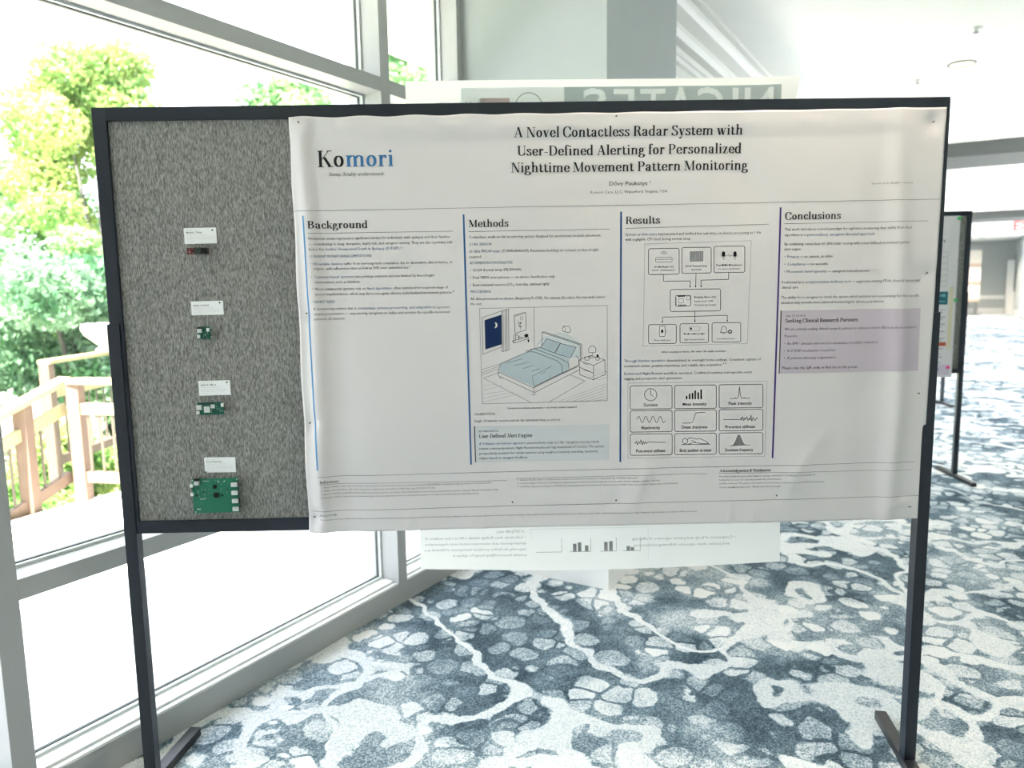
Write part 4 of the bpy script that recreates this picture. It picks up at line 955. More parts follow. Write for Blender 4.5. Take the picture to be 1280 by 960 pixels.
 ('box1',[(1.0897,0.4262),(1.0924,0.4255),(1.0944,0.4234),(1.0952,0.4207),(1.0958,0.3615),(1.0951,0.3587),(1.0932,0.3568),(1.0905,0.3561),(0.9758,0.3566),(0.9731,0.3574),(0.9711,0.3594),(0.9704,0.3621),(0.9702,0.4213),(0.9709,0.424),(0.9728,0.426),(0.9755,0.4266),(1.0897,0.4262)]),
 ('box1',[(1.0905,0.3511),(1.0932,0.3503),(1.0952,0.3483),(1.096,0.3455),(1.0966,0.2922),(1.0959,0.2894),(1.0939,0.2875),(1.0912,0.2868),(0.9761,0.2873),(0.9734,0.2881),(0.9714,0.2901),(0.9707,0.2929),(0.9705,0.3462),(0.9712,0.3489),(0.9731,0.3509),(0.9758,0.3516),(1.0905,0.3511)]),
 ('box1',[(1.0913,0.2804),(1.094,0.2796),(1.096,0.2775),(1.0968,0.2748),(1.0974,0.2214),(1.0967,0.2187),(1.0947,0.2167),(1.092,0.216),(0.9764,0.2166),(0.9737,0.2174),(0.9717,0.2194),(0.971,0.2222),(0.9707,0.2755),(0.9715,0.2782),(0.9734,0.2802),(0.9761,0.2809),(1.0913,0.2804)]),
 ('box1',[(1.2211,0.4256),(1.2238,0.4248),(1.2259,0.4228),(1.2266,0.4201),(1.2277,0.3608),(1.2271,0.3581),(1.2251,0.3561),(1.2224,0.3554),(1.1089,0.3559),(1.1062,0.3567),(1.1042,0.3587),(1.1035,0.3614),(1.1028,0.4207),(1.1035,0.4234),(1.1054,0.4254),(1.1081,0.426),(1.2211,0.4256)]),
 ('box1',[(1.2225,0.3504),(1.2252,0.3496),(1.2273,0.3476),(1.228,0.3449),(1.229,0.2914),(1.2283,0.2887),(1.2264,0.2867),(1.2237,0.2861),(1.1097,0.2866),(1.107,0.2874),(1.105,0.2894),(1.1043,0.2922),(1.1036,0.3455),(1.1043,0.3483),(1.1063,0.3502),(1.109,0.3509),(1.2225,0.3504)]),
 ('box1',[(1.2238,0.2796),(1.2265,0.2788),(1.2286,0.2768),(1.2293,0.274),(1.2303,0.2206),(1.2297,0.2179),(1.2277,0.2159),(1.225,0.2152),(1.1106,0.2158),(1.1079,0.2166),(1.1058,0.2186),(1.1051,0.2214),(1.1045,0.2748),(1.1052,0.2775),(1.1071,0.2795),(1.1098,0.2802),(1.2238,0.2796)]),
 ('box1',[(1.3595,0.4254),(1.3622,0.4247),(1.3643,0.4226),(1.3651,0.4199),(1.3666,0.3605),(1.366,0.3578),(1.3641,0.3559),(1.3614,0.3552),(1.2418,0.3557),(1.2391,0.3565),(1.2371,0.3585),(1.2363,0.3612),(1.2351,0.4206),(1.2358,0.4233),(1.2378,0.4252),(1.2404,0.4259),(1.3595,0.4254)]),
 ('box1',[(1.3615,0.3502),(1.3642,0.3494),(1.3663,0.3474),(1.3671,0.3446),(1.3685,0.2911),(1.3678,0.2884),(1.3659,0.2864),(1.3632,0.2857),(1.2431,0.2863),(1.2404,0.2871),(1.2384,0.2891),(1.2376,0.2919),(1.2366,0.3453),(1.2373,0.348),(1.2392,0.35),(1.2419,0.3507),(1.3615,0.3502)]),
 ('box1',[(1.3634,0.2793),(1.3661,0.2785),(1.3681,0.2765),(1.3689,0.2737),(1.3704,0.2203),(1.3697,0.2175),(1.3678,0.2155),(1.365,0.2148),(1.2445,0.2154),(1.2418,0.2162),(1.2397,0.2183),(1.239,0.2211),(1.2379,0.2745),(1.2386,0.2772),(1.2406,0.2792),(1.2433,0.2799),(1.3634,0.2793)]),
 ('thin2',[(1.0501,0.399),(1.0495,0.3943),(1.0477,0.3898),(1.0448,0.386),(1.041,0.3831),(1.0366,0.3814),(1.0318,0.3808),(1.027,0.3816),(1.0226,0.3835),(1.0187,0.3865),(1.0158,0.3904),(1.0139,0.395),(1.0133,0.3998),(1.0139,0.4045),(1.0157,0.409),(1.0186,0.4127),(1.0224,0.4156),(1.0268,0.4174),(1.0316,0.4179),(1.0364,0.4171),(1.0408,0.4152),(1.0446,0.4122),(1.0476,0.4083),(1.0494,0.4038),(1.0501,0.399)]),
 ('thin2',[(1.0316,0.4152),(1.0317,0.3994),(1.0393,0.3943)]),
 ('thin',[(1.0469,0.3991),(1.0487,0.3991)]),
 ('thin',[(1.0449,0.3914),(1.0465,0.3905)]),
 ('thin',[(1.0394,0.3859),(1.0403,0.3843)]),
 ('thin',[(1.0318,0.384),(1.0318,0.3822)]),
 ('thin',[(1.0241,0.3862),(1.0232,0.3847)]),
 ('thin',[(1.0185,0.392),(1.017,0.3911)]),
 ('thin',[(1.0164,0.3997),(1.0146,0.3997)]),
 ('thin',[(1.0184,0.4073),(1.0169,0.4083)]),
 ('thin',[(1.024,0.4128),(1.0231,0.4144)]),
 ('thin',[(1.0316,0.4147),(1.0316,0.4165)]),
 ('thin',[(1.0392,0.4125),(1.0401,0.414)]),
 ('thin',[(1.0449,0.4068),(1.0464,0.4076)]),
 ('thin2',[(1.2692,0.3837),(1.2813,0.3839),(1.2835,0.387),(1.2858,0.3838),(1.2908,0.3842),(1.2933,0.3932),(1.2954,0.4194),(1.2987,0.3931),(1.3025,0.384),(1.307,0.3843),(1.3092,0.3875),(1.3115,0.3843),(1.3277,0.384)]),
 ('thin2',[(0.9904,0.3253),(0.9926,0.3314),(0.9948,0.3349),(0.9971,0.3344),(0.9993,0.3301),(1.0016,0.3238),(1.0039,0.318),(1.0062,0.3151),(1.0084,0.3163),(1.0106,0.3211),(1.0129,0.3275),(1.0151,0.3328),(1.0173,0.3348),(1.0196,0.3327),(1.0219,0.3273),(1.0242,0.3208),(1.0264,0.3159),(1.0287,0.3146),(1.0309,0.3174),(1.0331,0.3232),(1.0354,0.3295),(1.0376,0.3337),(1.0398,0.334),(1.0421,0.3304),(1.0444,0.3243),(1.0467,0.3181),(1.049,0.3145),(1.0512,0.3149),(1.0535,0.3191),(1.0557,0.3254),(1.0579,0.3311),(1.0601,0.3339),(1.0623,0.3326),(1.0646,0.3277),(1.067,0.3213),(1.0693,0.3159),(1.0715,0.3137),(1.0738,0.3158),(1.076,0.3211)]),
 ('thin2',[(1.1284,0.3117),(1.1519,0.3117),(1.1577,0.3148),(1.1612,0.323),(1.1637,0.3343),(1.1672,0.3411),(1.174,0.3432),(1.1951,0.3433)]),
 ('thin2',[(1.2497,0.3204),(1.3008,0.3199),(1.3024,0.3271),(1.3049,0.3166),(1.3074,0.3293),(1.3108,0.3156),(1.3133,0.3256),(1.3166,0.3191),(1.3196,0.3291),(1.323,0.3163),(1.3265,0.3244),(1.3293,0.3175),(1.3317,0.3334),(1.3348,0.3142),(1.3382,0.3265),(1.3415,0.3196),(1.3448,0.3158),(1.3482,0.324),(1.3527,0.3216)]),
 ('thin2',[(0.9844,0.2554),(0.9867,0.2522),(0.9898,0.2599),(0.993,0.2475),(0.9966,0.2584),(1.0002,0.2519),(1.0033,0.2638),(1.007,0.2472),(1.0101,0.2595),(1.0138,0.2498),(1.0169,0.258),(1.0201,0.2515),(1.0237,0.2561),(1.078,0.2545)]),
 ('thin2',[(1.1247,0.2463),(1.2117,0.246)]),
 ('thin2',[(1.1436,0.2569),(1.143,0.2537),(1.1413,0.2511),(1.1388,0.2493),(1.1358,0.2488),(1.1328,0.2496),(1.1303,0.2516),(1.1287,0.2545),(1.1282,0.2577),(1.1289,0.2609),(1.1308,0.2634),(1.1334,0.265),(1.1365,0.2653),(1.1394,0.2643),(1.1418,0.2622),(1.1433,0.2593),(1.1436,0.256)]),
 ('thin2',[(1.1422,0.2616),(1.1502,0.2674),(1.1684,0.2624),(1.182,0.2631),(1.2003,0.2545),(1.2071,0.2488),(1.1868,0.2483),(1.164,0.2519),(1.146,0.2477)]),
 ('thin2',[(1.1549,0.259),(1.1686,0.2532)]),
]
FILLS = [
 ('navy',[(0.5419,0.6289),(0.5909,0.6438),(0.5901,0.5576),(0.5427,0.5436)]),
 ('moon',[(0.5732,0.6226),(0.5755,0.6215),(0.5773,0.6196),(0.5786,0.6172),(0.579,0.6145),(0.5787,0.6118),(0.5776,0.6093),(0.5759,0.6072),(0.5737,0.6059),(0.5712,0.6054),(0.5707,0.6069),(0.5718,0.6077),(0.5728,0.609),(0.5735,0.6109),(0.5738,0.6131),(0.5739,0.6154),(0.5735,0.6176),(0.5729,0.6194),(0.572,0.6207),(0.5709,0.6214)]),
 ('ink',[(0.6569,0.5841),(0.6643,0.5876),(0.6697,0.5846),(0.6678,0.578),(0.6597,0.5766)]),
 ('ink',[(0.6685,0.571),(0.6721,0.5691),(0.6702,0.561),(0.6669,0.5655)]),
 ('bedb',[(0.5813,0.4762),(0.5854,0.5003),(0.6672,0.5341),(0.6858,0.5437),(0.708,0.5481),(0.789,0.5115),(0.7881,0.4743),(0.6844,0.4306)]),
 ('beda',[(0.7043,0.5464),(0.723,0.5719),(0.7635,0.5583),(0.7455,0.529)]),
 ('beda',[(0.7477,0.5282),(0.7635,0.5572),(0.8096,0.5445),(0.7928,0.5133)]),
 ('cone',[(0.7858,0.5855),(0.8244,0.5535),(0.8205,0.511),(0.7928,0.5152),(0.7193,0.5683),(0.6858,0.5448),(0.7083,0.5758),(0.7601,0.5897)]),
 ('box',[(0.5055,0.3152),(0.9077,0.3125),(0.9078,0.2039),(0.5049,0.205)]),
 ('cta',[(1.4122,0.6424),(1.8256,0.6433),(1.8304,0.4578),(1.4122,0.4563)]),
 ('grey',[(1.1425,0.8183),(1.1816,0.8187),(1.1817,0.7892),(1.1429,0.7888)]),
 ('ink',[(1.2355,0.8132),(1.238,0.8168),(1.2424,0.8167),(1.245,0.8131),(1.2452,0.8052),(1.2427,0.8016),(1.2383,0.8017),(1.2356,0.8053)]),
 ('ink',[(1.2688,0.8127),(1.2713,0.8163),(1.2757,0.8162),(1.2783,0.8126),(1.2785,0.8047),(1.276,0.8011),(1.2716,0.8012),(1.269,0.8048)]),
 ('ink',[(1.1421,0.7179),(1.1472,0.7178),(1.1447,0.7135)]),
 ('ink',[(1.1583,0.718),(1.1634,0.7179),(1.1609,0.7136)]),
 ('ink',[(1.1741,0.7181),(1.1792,0.718),(1.1767,0.7137)]),
 ('ink',[(1.1576,0.6168),(1.1627,0.6167),(1.1602,0.6123)]),
 ('ink',[(1.0622,0.6162),(1.0674,0.6161),(1.0648,0.6117)]),
 ('ink',[(1.2527,0.617),(1.2578,0.6169),(1.2553,0.6125)]),
 ('ink',[(1.109,0.6922),(1.131,0.6926),(1.1311,0.6882),(1.109,0.6878)]),
 ('ink',[(1.1115,0.6652),(1.1144,0.6651),(1.1145,0.6607),(1.1116,0.6608)]),
 ('ink',[(1.1024,0.6861),(1.1054,0.6861),(1.1054,0.6835),(1.1024,0.6836)]),
 ('ink',[(1.1163,0.6651),(1.1192,0.665),(1.1193,0.6607),(1.1163,0.6607)]),
 ('ink',[(1.1025,0.6814),(1.1054,0.6813),(1.1054,0.6788),(1.1025,0.6788)]),
 ('ink',[(1.1211,0.665),(1.124,0.665),(1.1241,0.6606),(1.1211,0.6606)]),
 ('ink',[(1.1025,0.6766),(1.1055,0.6766),(1.1055,0.674),(1.1025,0.6741)]),
 ('ink',[(1.1259,0.6649),(1.1288,0.6649),(1.1289,0.6605),(1.1259,0.6605)]),
 ('ink',[(1.1026,0.6719),(1.1055,0.6718),(1.1056,0.6693),(1.1026,0.6693)]),
 ('ink',[(1.1307,0.6648),(1.1336,0.6648),(1.1337,0.6604),(1.1307,0.6605)]),
 ('ink',[(1.1026,0.6671),(1.1056,0.6671),(1.1056,0.6645),(1.1027,0.6646)]),
 ('ink',[(1.0614,0.5835),(1.0613,0.5906),(1.0644,0.5932),(1.0675,0.5905),(1.0676,0.5834)]),
 ('ink',[(1.1465,0.5962),(1.15,0.5979),(1.1519,0.5926),(1.1493,0.5882)]),
 ('ink',[(1.1285,0.5806),(1.1302,0.5814),(1.132,0.5805),(1.1321,0.5774),(1.1303,0.5766),(1.1285,0.5775)]),
 ('ink',[(1.1396,0.5804),(1.1414,0.5812),(1.1431,0.5803),(1.1432,0.5772),(1.1414,0.5764),(1.1396,0.5773)]),
 ('ink',[(1.1574,0.5801),(1.1591,0.5809),(1.1609,0.58),(1.161,0.5769),(1.1592,0.5761),(1.1574,0.577)]),
 ('ink',[(1.1809,0.5797),(1.1827,0.5805),(1.1845,0.5796),(1.1846,0.5765),(1.1828,0.5757),(1.181,0.5766)]),
 ('ink',[(1.2699,0.583),(1.2692,0.5799),(1.2671,0.5777),(1.2642,0.5769),(1.2613,0.5778),(1.2591,0.5801),(1.2583,0.5832),(1.259,0.5863),(1.2611,0.5886),(1.264,0.5893),(1.2669,0.5884),(1.269,0.5861)]),
 ('ink',[(1.1369,0.3839),(1.1368,0.3938),(1.1413,0.3937),(1.1414,0.3838)]),
 ('ink',[(1.1459,0.3837),(1.1457,0.4),(1.1502,0.3999),(1.1504,0.3836)]),
 ('ink',[(1.1544,0.3835),(1.1542,0.4025),(1.1587,0.4025),(1.1589,0.3835)]),
 ('ink',[(1.1625,0.3834),(1.1621,0.4096),(1.1666,0.4095),(1.167,0.3833)]),
 ('ink',[(1.1715,0.3832),(1.1712,0.404),(1.1757,0.404),(1.176,0.3831)]),
 ('ink',[(1.1801,0.3831),(1.1796,0.4125),(1.1841,0.4124),(1.1846,0.383)]),
 ('grey2',[(1.2708,0.2393),(1.2708,0.2409),(1.2729,0.2408),(1.2729,0.2392)]),
 ('grey2',[(1.2736,0.2394),(1.2735,0.2413),(1.2756,0.2413),(1.2756,0.2393)]),
 ('grey2',[(1.2763,0.2394),(1.2762,0.2422),(1.2783,0.2422),(1.2783,0.2394)]),
 ('grey2',[(1.279,0.2395),(1.2789,0.2439),(1.281,0.2439),(1.2811,0.2395)]),
 ('grey2',[(1.2817,0.2396),(1.2816,0.247),(1.2836,0.2469),(1.2838,0.2396)]),
 ('grey2',[(1.2845,0.2397),(1.2842,0.2516),(1.2862,0.2516),(1.2865,0.2397)]),
 ('grey2',[(1.2872,0.2398),(1.2868,0.2577),(1.2888,0.2577),(1.2892,0.2397)]),
 ('grey2',[(1.2899,0.2399),(1.2894,0.2645),(1.2914,0.2645),(1.2919,0.2398)]),
 ('grey2',[(1.2926,0.24),(1.2919,0.2705),(1.294,0.2705),(1.2947,0.2399)]),
 ('grey2',[(1.2953,0.24),(1.2946,0.2741),(1.2966,0.274),(1.2974,0.24)]),
 ('grey2',[(1.2981,0.2401),(1.2973,0.2742),(1.2993,0.2741),(1.3001,0.2401)]),
 ('grey2',[(1.3008,0.2402),(1.3001,0.2708),(1.3021,0.2707),(1.3028,0.2402)]),
 ('grey2',[(1.3035,0.2403),(1.3029,0.2649),(1.305,0.2649),(1.3056,0.2403)]),
 ('grey2',[(1.3062,0.2404),(1.3058,0.2583),(1.3079,0.2583),(1.3083,0.2403)]),
 ('grey2',[(1.309,0.2405),(1.3087,0.2524),(1.3107,0.2523),(1.311,0.2404)]),
 ('grey2',[(1.3117,0.2406),(1.3115,0.2479),(1.3135,0.2479),(1.3137,0.2405)]),
 ('grey2',[(1.3144,0.2406),(1.3143,0.245),(1.3163,0.245),(1.3164,0.2406)]),
 ('grey2',[(1.3171,0.2407),(1.3171,0.2435),(1.3191,0.2434),(1.3192,0.2407)]),
 ('grey2',[(1.3198,0.2408),(1.3198,0.2427),(1.3218,0.2427),(1.3219,0.2408)]),
 ('grey2',[(1.3226,0.2409),(1.3225,0.2425),(1.3246,0.2424),(1.3246,0.2409)]),
 ('grey2',[(1.3253,0.241),(1.3253,0.2424),(1.3273,0.2424),(1.3273,0.2409)]),
 ('grey2',[(1.328,0.2411),(1.328,0.2425),(1.33,0.2424),(1.3301,0.241)]),
 ('grey2',[(1.3307,0.2411),(1.3307,0.2425),(1.3327,0.2425),(1.3328,0.2411)]),
]

# ------------------------------------------------------------------ poster boards
def make_board(label, foot_l=-6.0, foot_r=-10.0):
    r = empty('poster_board')
    tag(r, label, 'poster board')
    MB().box(-1.20, 1.20, 0.008, 0.026, 0.85, 2.05).build('felt_panel', M['felt'], r)
    MB().box(-1.2200, 1.2200, 0.0, 0.030, 2.034, 2.071).build('frame_rail', M['frame'], r, 0.0015)
    MB().box(-1.186, 1.186, -0.001, 0.030, 0.829, 0.867).build('frame_rail', M['frame'], r, 0.002)
    MB().box(-1.2205, -1.1805, -0.0005, 0.0305, 0.829, 2.0705).build('frame_stile', M['frame'], r, 0.0015)
    MB().box(1.1835, 1.2205, -0.0005, 0.0305, 0.829, 2.064).build('frame_stile', M['frame'], r, 0.0015)
    MB().box(-1.2262, -1.190, -0.004, 0.031, 0.028, 1.463).build('leg', M['frame'], r, 0.0015)
    MB().box(1.1885, 1.2245, -0.004, 0.031, 0.028, 1.457).build('leg', M['frame'], r, 0.0015)
    for x, a in ((-1.208, foot_l), (1.2065, foot_r)):
        m = Matrix.Translation((x, 0.014, 0)) @ Matrix.Rotation(math.radians(a), 4, 'Z')
        MB().box(-0.019, 0.019, -0.30, 0.265, 0.0, 0.030, m).build('foot', M['foot'], r, 0.002)
    return r
BD, BX, BR = 2.2141, 0.0478, 0.0142
board = make_board('large freestanding grey felt poster board in a black frame, nearest the camera')
board.location = (BX, BD, 0); board.rotation_euler = (0, 0, BR)
b2 = make_board('second black framed poster board standing behind the right edge of the nearest board', foot_r=3.6, foot_l=3.6)
b2.location = (2.300, 5.965, 0); b2.rotation_euler = (0, 0, math.radians(-8))
b3 = make_board('third poster board farthest back, only its leg and foot visible past the others', foot_r=3.6, foot_l=3.6)
b3.location = (5.43-1.21*0.985, 9.38+0.16, 0); b3.rotation_euler = (0, 0, math.radians(-8))
def on_board(s_, y, z):                            # nearest board's own frame -> world
    return Vector((BX + s_*math.cos(BR) - y*math.sin(BR), BD + s_*math.sin(BR) + y*math.cos(BR), z))

# ------------------------------------------------------------------ the big research poster
PU, PV, PW, PH = -0.6670, 0.8270, 1.8655, 1.2110
PINS = [(0.0295, 1.1915), (0.925, 1.1985), (1.8282, 1.1703), (1.8366, 0.7401), (1.8327, 0.3899), (0.0203, 0.0495), (0.6158, 0.0782), (0.9267, 0.0779), (1.4172, 0.0803), (1.8231, 0.0379), (0.0269, 0.6566), (0.0201, 0.3343)]
def relief(u, v):
    u = np.asarray(u, float); v = np.asarray(v, float)
    z = 0.0110 + 0.0050*np.sin(2.3*u+0.6)*np.cos(2.9*v) + 0.0032*np.sin(5.1*u - 2.2*v + 1.0) + 0.0013*np.sin(9.0*u+3.1*v)
    z = z + 0.0130*np.exp(-((u-0.040-0.012*np.sin(3*v))/0.026)**2) - 0.0055*np.exp(-((u-0.105-0.02*np.sin(2.5*v+1))/0.045)**2)
    z = z + 0.0125*np.exp(-((u-1.752-0.018*np.sin(3.4*v+0.4))/0.030)**2)*(0.55+0.45*np.sin(2.6*v+0.3)) - 0.0030*np.exp(-((u-1.69)/0.05)**2)
    sc_ = 0.5+0.5*np.sin(u*2*math.pi/0.163+0.8+2.0*np.sin(2.1*u))
    z = z + 0.0040*np.exp(-((v-1.180)/0.016)**2)*sc_*(0.35+0.65*np.exp(-((u-0.35)/0.5)**2))
    z = z + 0.0030*np.tanh((v-1.150)/0.012)*(0.4+0.6*np.exp(-((u-0.5)/0.5)**2))
    z = z + 0.0075*np.exp(-((u-0.62-0.25*(1.21-v))/0.075)**2)*np.exp(-((v-1.03)/0.14)**2)
    z = z - 0.0080*np.exp(-((u-1.30+0.25*(v-1))/0.06)**2)*np.exp(-((v-1.02)/0.13)**2)
    z = z + 0.0065*np.exp(-((u-1.45-0.5*(v-0.1))/0.035)**2)*np.exp(-((v-0.15)/0.10)**2)
    z = z + 0.0055*np.exp(-((u-0.99-0.4*(v-0.1))/0.035)**2)*np.exp(-((v-0.13)/0.11)**2)
    for c, w in ((0.30, 0.018), (0.52, 0.02), (1.27, 0.012), (1.345, 0.012)):
        z = z + 0.0038*np.exp(-((u-c-0.15*v)/w)**2)*np.exp(-(v/0.06)**2)
    z = z + 0.0022*np.sin(14*u+9*v)*np.exp(-((u-0.75)/0.35)**2)*np.exp(-((v-0.62)/0.3)**2)*0.5
    z = z + 0.0030*np.exp(-(((u-1.80)+(v-1.10)*0.6)/0.022)**2)*np.exp(-((v-1.13)/0.06)**2)
    z = z + 0.0035*np.exp(-((v-0.05-0.25*(u-1.80))/0.012)**2)*np.exp(-((u-1.80)/0.06)**2)
    for pu, pv in PINS:                            # the pins pull the sheet back to the felt
        z = z - (z-0.0045)*0.55*np.exp(-((u-pu)**2+(v-pv)**2)/0.026**2)
    return np.maximum(z, 0.0030)
def edge(U, V):
    k = np.clip((V-1.17)/0.04, 0, 1); k2 = np.clip((0.03-U)/0.03, 0, 1)
    return U + k2*0.0015*np.sin(V*23), V - k*(0.0020*(1+np.sin(U*2*math.pi/0.163+2.2+2.0*np.sin(2.1*U)))*(0.25+0.75*np.exp(-((U-0.35)/0.45)**2)))
poster = sheet('research_poster', PW, PH, relief, M['paper'], 300, 200, edge)
sm = poster.modifiers.new('thickness', 'SOLIDIFY'); sm.thickness = 0.0003; sm.offset = -1
poster.location = on_board(PU, 0, PV); poster.rotation_euler = (0, 0, BR)
tag(poster, 'wide white printed research poster pinned over the nearest grey board', 'poster')

STY = { # style: cap height, ink, serif, bold, resolution
 'logoK': (0.0455, 'black', 1, 0), 'logoB': (0.0455, 'logo_blue', 1, 0), 'tag': (0.0095, 'grey', 0, 0), 'title': (0.0272, 'black', 1, 0),
 'auth': (0.0108, 'black', 0, 0), 'aff': (0.0078, 'grey', 0, 0), 'head': (0.0208, 'black', 1, 0), 'b': (0.0078, 'body', 0, 0), 'B': (0.0078, 'blue', 0, 0),
 'bb': (0.0080, 'black', 0, 1), 'h': (0.0076, 'head_blue', 0, 0), 'h2': (0.0076, 'grey', 0, 0), 'sub': (0.0112, 'black', 1, 0), 'lab': (0.0090, 'black', 0, 1),
 'cap': (0.0052, 'body', 0, 0), 'capb': (0.0056, 'black', 0, 1), 'tiny': (0.0044, 'body', 0, 0), 'tinyb': (0.0050, 'black', 0, 1), 'ref': (0.0085, 'black', 1, 0), 'bul': (0.0085, 'body', 0, 0)}
LST = {'rule': (0.0012, 'rule'), 'thin': (0.0009, 'grey'), 'thin2': (0.0014, 'body'), 'faint': (0.0008, 'faint'), 'faint2': (0.0012, 'faint'), 'med': (0.0013, 'grey'), 'med2': (0.0032, 'grey'),
 'bold': (0.006, 'black'), 'box1': (0.0017, 'grey'), 'w': (0.0012, 'faint'), 'w2': (0.0022, 'paper'), 'bar1': (0.0044, 'bar1'), 'bar2': (0.0050, 'bar2'), 'bar3': (0.0050, 'bar3'), 'bar4': (0.0050, 'bar4')}
FST = {'navy': 'navy', 'moon': 'moon', 'ink': 'black', 'bedb': 'bedb', 'beda': 'beda', 'cone': 'cone', 'box': 'box', 'cta': 'cta', 'grey': 'greyfill', 'grey2': 'grey2'}
PARTS = {}
def part(name):
    if name not in PARTS: PARTS[name] = Print(relief)
    return PARTS[name]
def column(u, v):
    if v < 0.185: return 'footer_text'
    if v > 0.955: return 'header_text'
    return ('background_text', 'methods_text', 'results_text', 'conclusions_text')[0 if u < 0.485 else 1 if u < 0.94 else 2 if u < 1.40 else 3]
HN = {'title': 'title_text', 'logoK': 'logo', 'logoB': 'logo', 'tag': 'tagline', 'auth': 'author_text', 'aff': 'author_text'}
for stl, txt, u0, v, u1 in RUNS:
    cap, im, serif, bold = STY[stl]
    nm = HN.get(stl) or ('section_heading_' + txt.lower() if stl == 'head' else column(u0, v))
    if stl == 'cap' and v > 0.955: nm = 'code_caption'
    part(nm).text(txt, u0, v, u1, cap, INK[im], bool(serif), bool(bold), 3 if stl in ('auth', 'tag', 'lab') else 1)
def drawing(st_, pts):
    u = sum(p[0] for p in pts)/len(pts); v = sum(p[1] for p in pts)/len(pts)
    if st_.startswith('bar'): return 'column_bar_' + {'bar1': 'sky', 'bar2': 'mid', 'bar3': 'deep', 'bar4': 'purple'}[st_]
    if st_ == 'rule' or v < 0.19: return 'ruled_lines'
    if u > 1.41: return 'lilac_callout'
    if u < 0.94: return 'callout_panel' if v < 0.36 else 'bedroom_drawing'
    return 'system_diagram' if v > 0.52 else 'feature_grid'
ne = 0
for st_, pts in LINES:
    w, im = LST[st_]; part(drawing(st_, pts)).line(pts, w, INK[im], 0.00075 if not st_.startswith('w') else 0.0009)
for st_, pts in FILLS:
    ep = {'cta': 0.00055, 'box': 0.00055, 'cone': 0.00030, 'bedb': 0.0004, 'beda': 0.0005, 'moon': 0.0006}.get(st_, 0.00045)
    part(drawing(st_, pts)).fill(pts, INK[FST[st_]], ep, 0.006 if st_ in ('cta', 'box') else 0.012)
for nm, pr in PARTS.items():
    if nm.startswith('section_heading_'): nm = 'section_heading'
    if nm.startswith('column_bar_'): nm = 'column_bar'
    pr.build(nm, poster)

# ------------------------------------------------------------------ poster hung on the far side, seen from behind
BW, BH = 1.124, 1.462
BU0, BV0 = -0.3405, 0.681
def relief_b(u, v):
    u = np.asarray(u, float); v = np.asarray(v, float)
    return -0.004*np.sin(4*u+1)*np.sin(3*v) + 0.012*np.exp(-(v/0.10)**2)*np.sin(2.2*u) + 0.010*np.exp(-(((u-BW)+(BH-v)*0.4)/0.06)**2)*np.exp(-((BH-v)/0.08)**2)
def edge_b(U, V): return U + 0.018*np.clip((U-1.0)/0.12, 0, 1)*np.clip((V-1.36)/0.10, 0, 1), V - 0.010*np.exp(-(V/0.2)**2)*np.sin(U*3)
bp_ = sheet('hanging_poster', BW, BH, relief_b, M['thin_paper'], 160, 200, edge_b)
bp_.location = on_board(BU0, 0.046, BV0); bp_.rotation_euler = (0, 0, BR)
tag(bp_, 'backlit poster hung on the far side of the nearest board, print showing through reversed', 'poster')
IB = {'band': ink('show_through_band', (0.50, 0.57, 0.585), 0.5), 'band2': ink('show_through_band_pale', (0.73, 0.78, 0.785), 0.5), 'txt': ink('show_through_text', (0.34, 0.34, 0.35), 0.4), 'ltr': ink('show_through_letters', (0.62, 0.70, 0.70), 0.5), 'pink': ink('show_through_pink', (0.55, 0.45, 0.46), 0.5)}  # backlit show-through put into pale inks on the near face
TOPV = BH
q = Print(relief_b)
LET = []
for ch, ur, ul in (('N', 1.068, 0.985), ('I', 0.965, 0.948), ('C', 0.925, 0.845), ('A', 0.838, 0.755), ('T', 0.752, 0.680), ('E', 0.662, 0.60), ('S', 0.58, 0.51)):
    gv, gf, ga = sans_text(ch, True, 3); x_a = min(p[0] for p in gv); x_b = max(p[0] for p in gv); kx = (ur-ul)/(x_b-x_a)
    P3 = np.array([(ur-(p[0]-x_a)*kx, BH-0.128+p[1]*0.100/_CAP) for p in gv])
    for f3 in gf:
        for j3 in range(1, len(f3)-1): LET.append((P3[f3[0]], P3[f3[j3]], P3[f3[j3+1]]))
gx, gy = np.meshgrid(np.arange(0.46, 1.088, 0.0035), np.arange(BH-0.10, BH-0.0215, 0.0035)); inside = np.zeros(gx.shape, bool)
for a3, b3_, c3 in LET:
    def sd3(p, q_): return (gx-q_[0])*(p[1]-q_[1]) - (p[0]-q_[0])*(gy-q_[1])
    s1, s2, s3 = sd3(a3, b3_), sd3(b3_, c3), sd3(c3, a3)
    inside |= ((s1 >= 0) & (s2 >= 0) & (s3 >= 0)) | ((s1 <= 0) & (s2 <= 0) & (s3 <= 0))
cv = []; cf = []
for x3, y3 in zip(gx[~inside], gy[~inside]):
    k3 = len(cv); h3 = 0.00175; cv += [(x3-h3, y3-h3), (x3+h3, y3-h3), (x3+h3, y3+h3), (x3-h3, y3+h3)]; cf.append((k3, k3+1, k3+2, k3+3))
q.add(cv, cf, IB['band'], 0.0016)
q.fill([(0.16, BH-0.10), (1.088, BH-0.10), (1.088, BH-0.021), (0.16, BH-0.021)], IB['band2'], 0.0010, 0.01)
q.build('header_band', bp_, -1)
def mtext(pr, body, uR, uL, v, cap, m, res=1, eps=0.0003):      # reads from right to left on this side
    pr.text(body, -uR, v, -uL, cap, m, False, False, res, mirror=0.0, eps=0.0012)
q = Print(relief_b)
q.fill([(0.215, BH-0.075), (0.300, BH-0.075), (0.300, BH-0.050), (0.215, BH-0.050)], IB['pink'], 0.0012, 0.02)
q.line([(0.355+0.040*math.cos(t*0.2618), BH-0.078+0.042*math.sin(t*0.2618)) for t in range(25)], 0.003, IB["txt"], 0.0012)
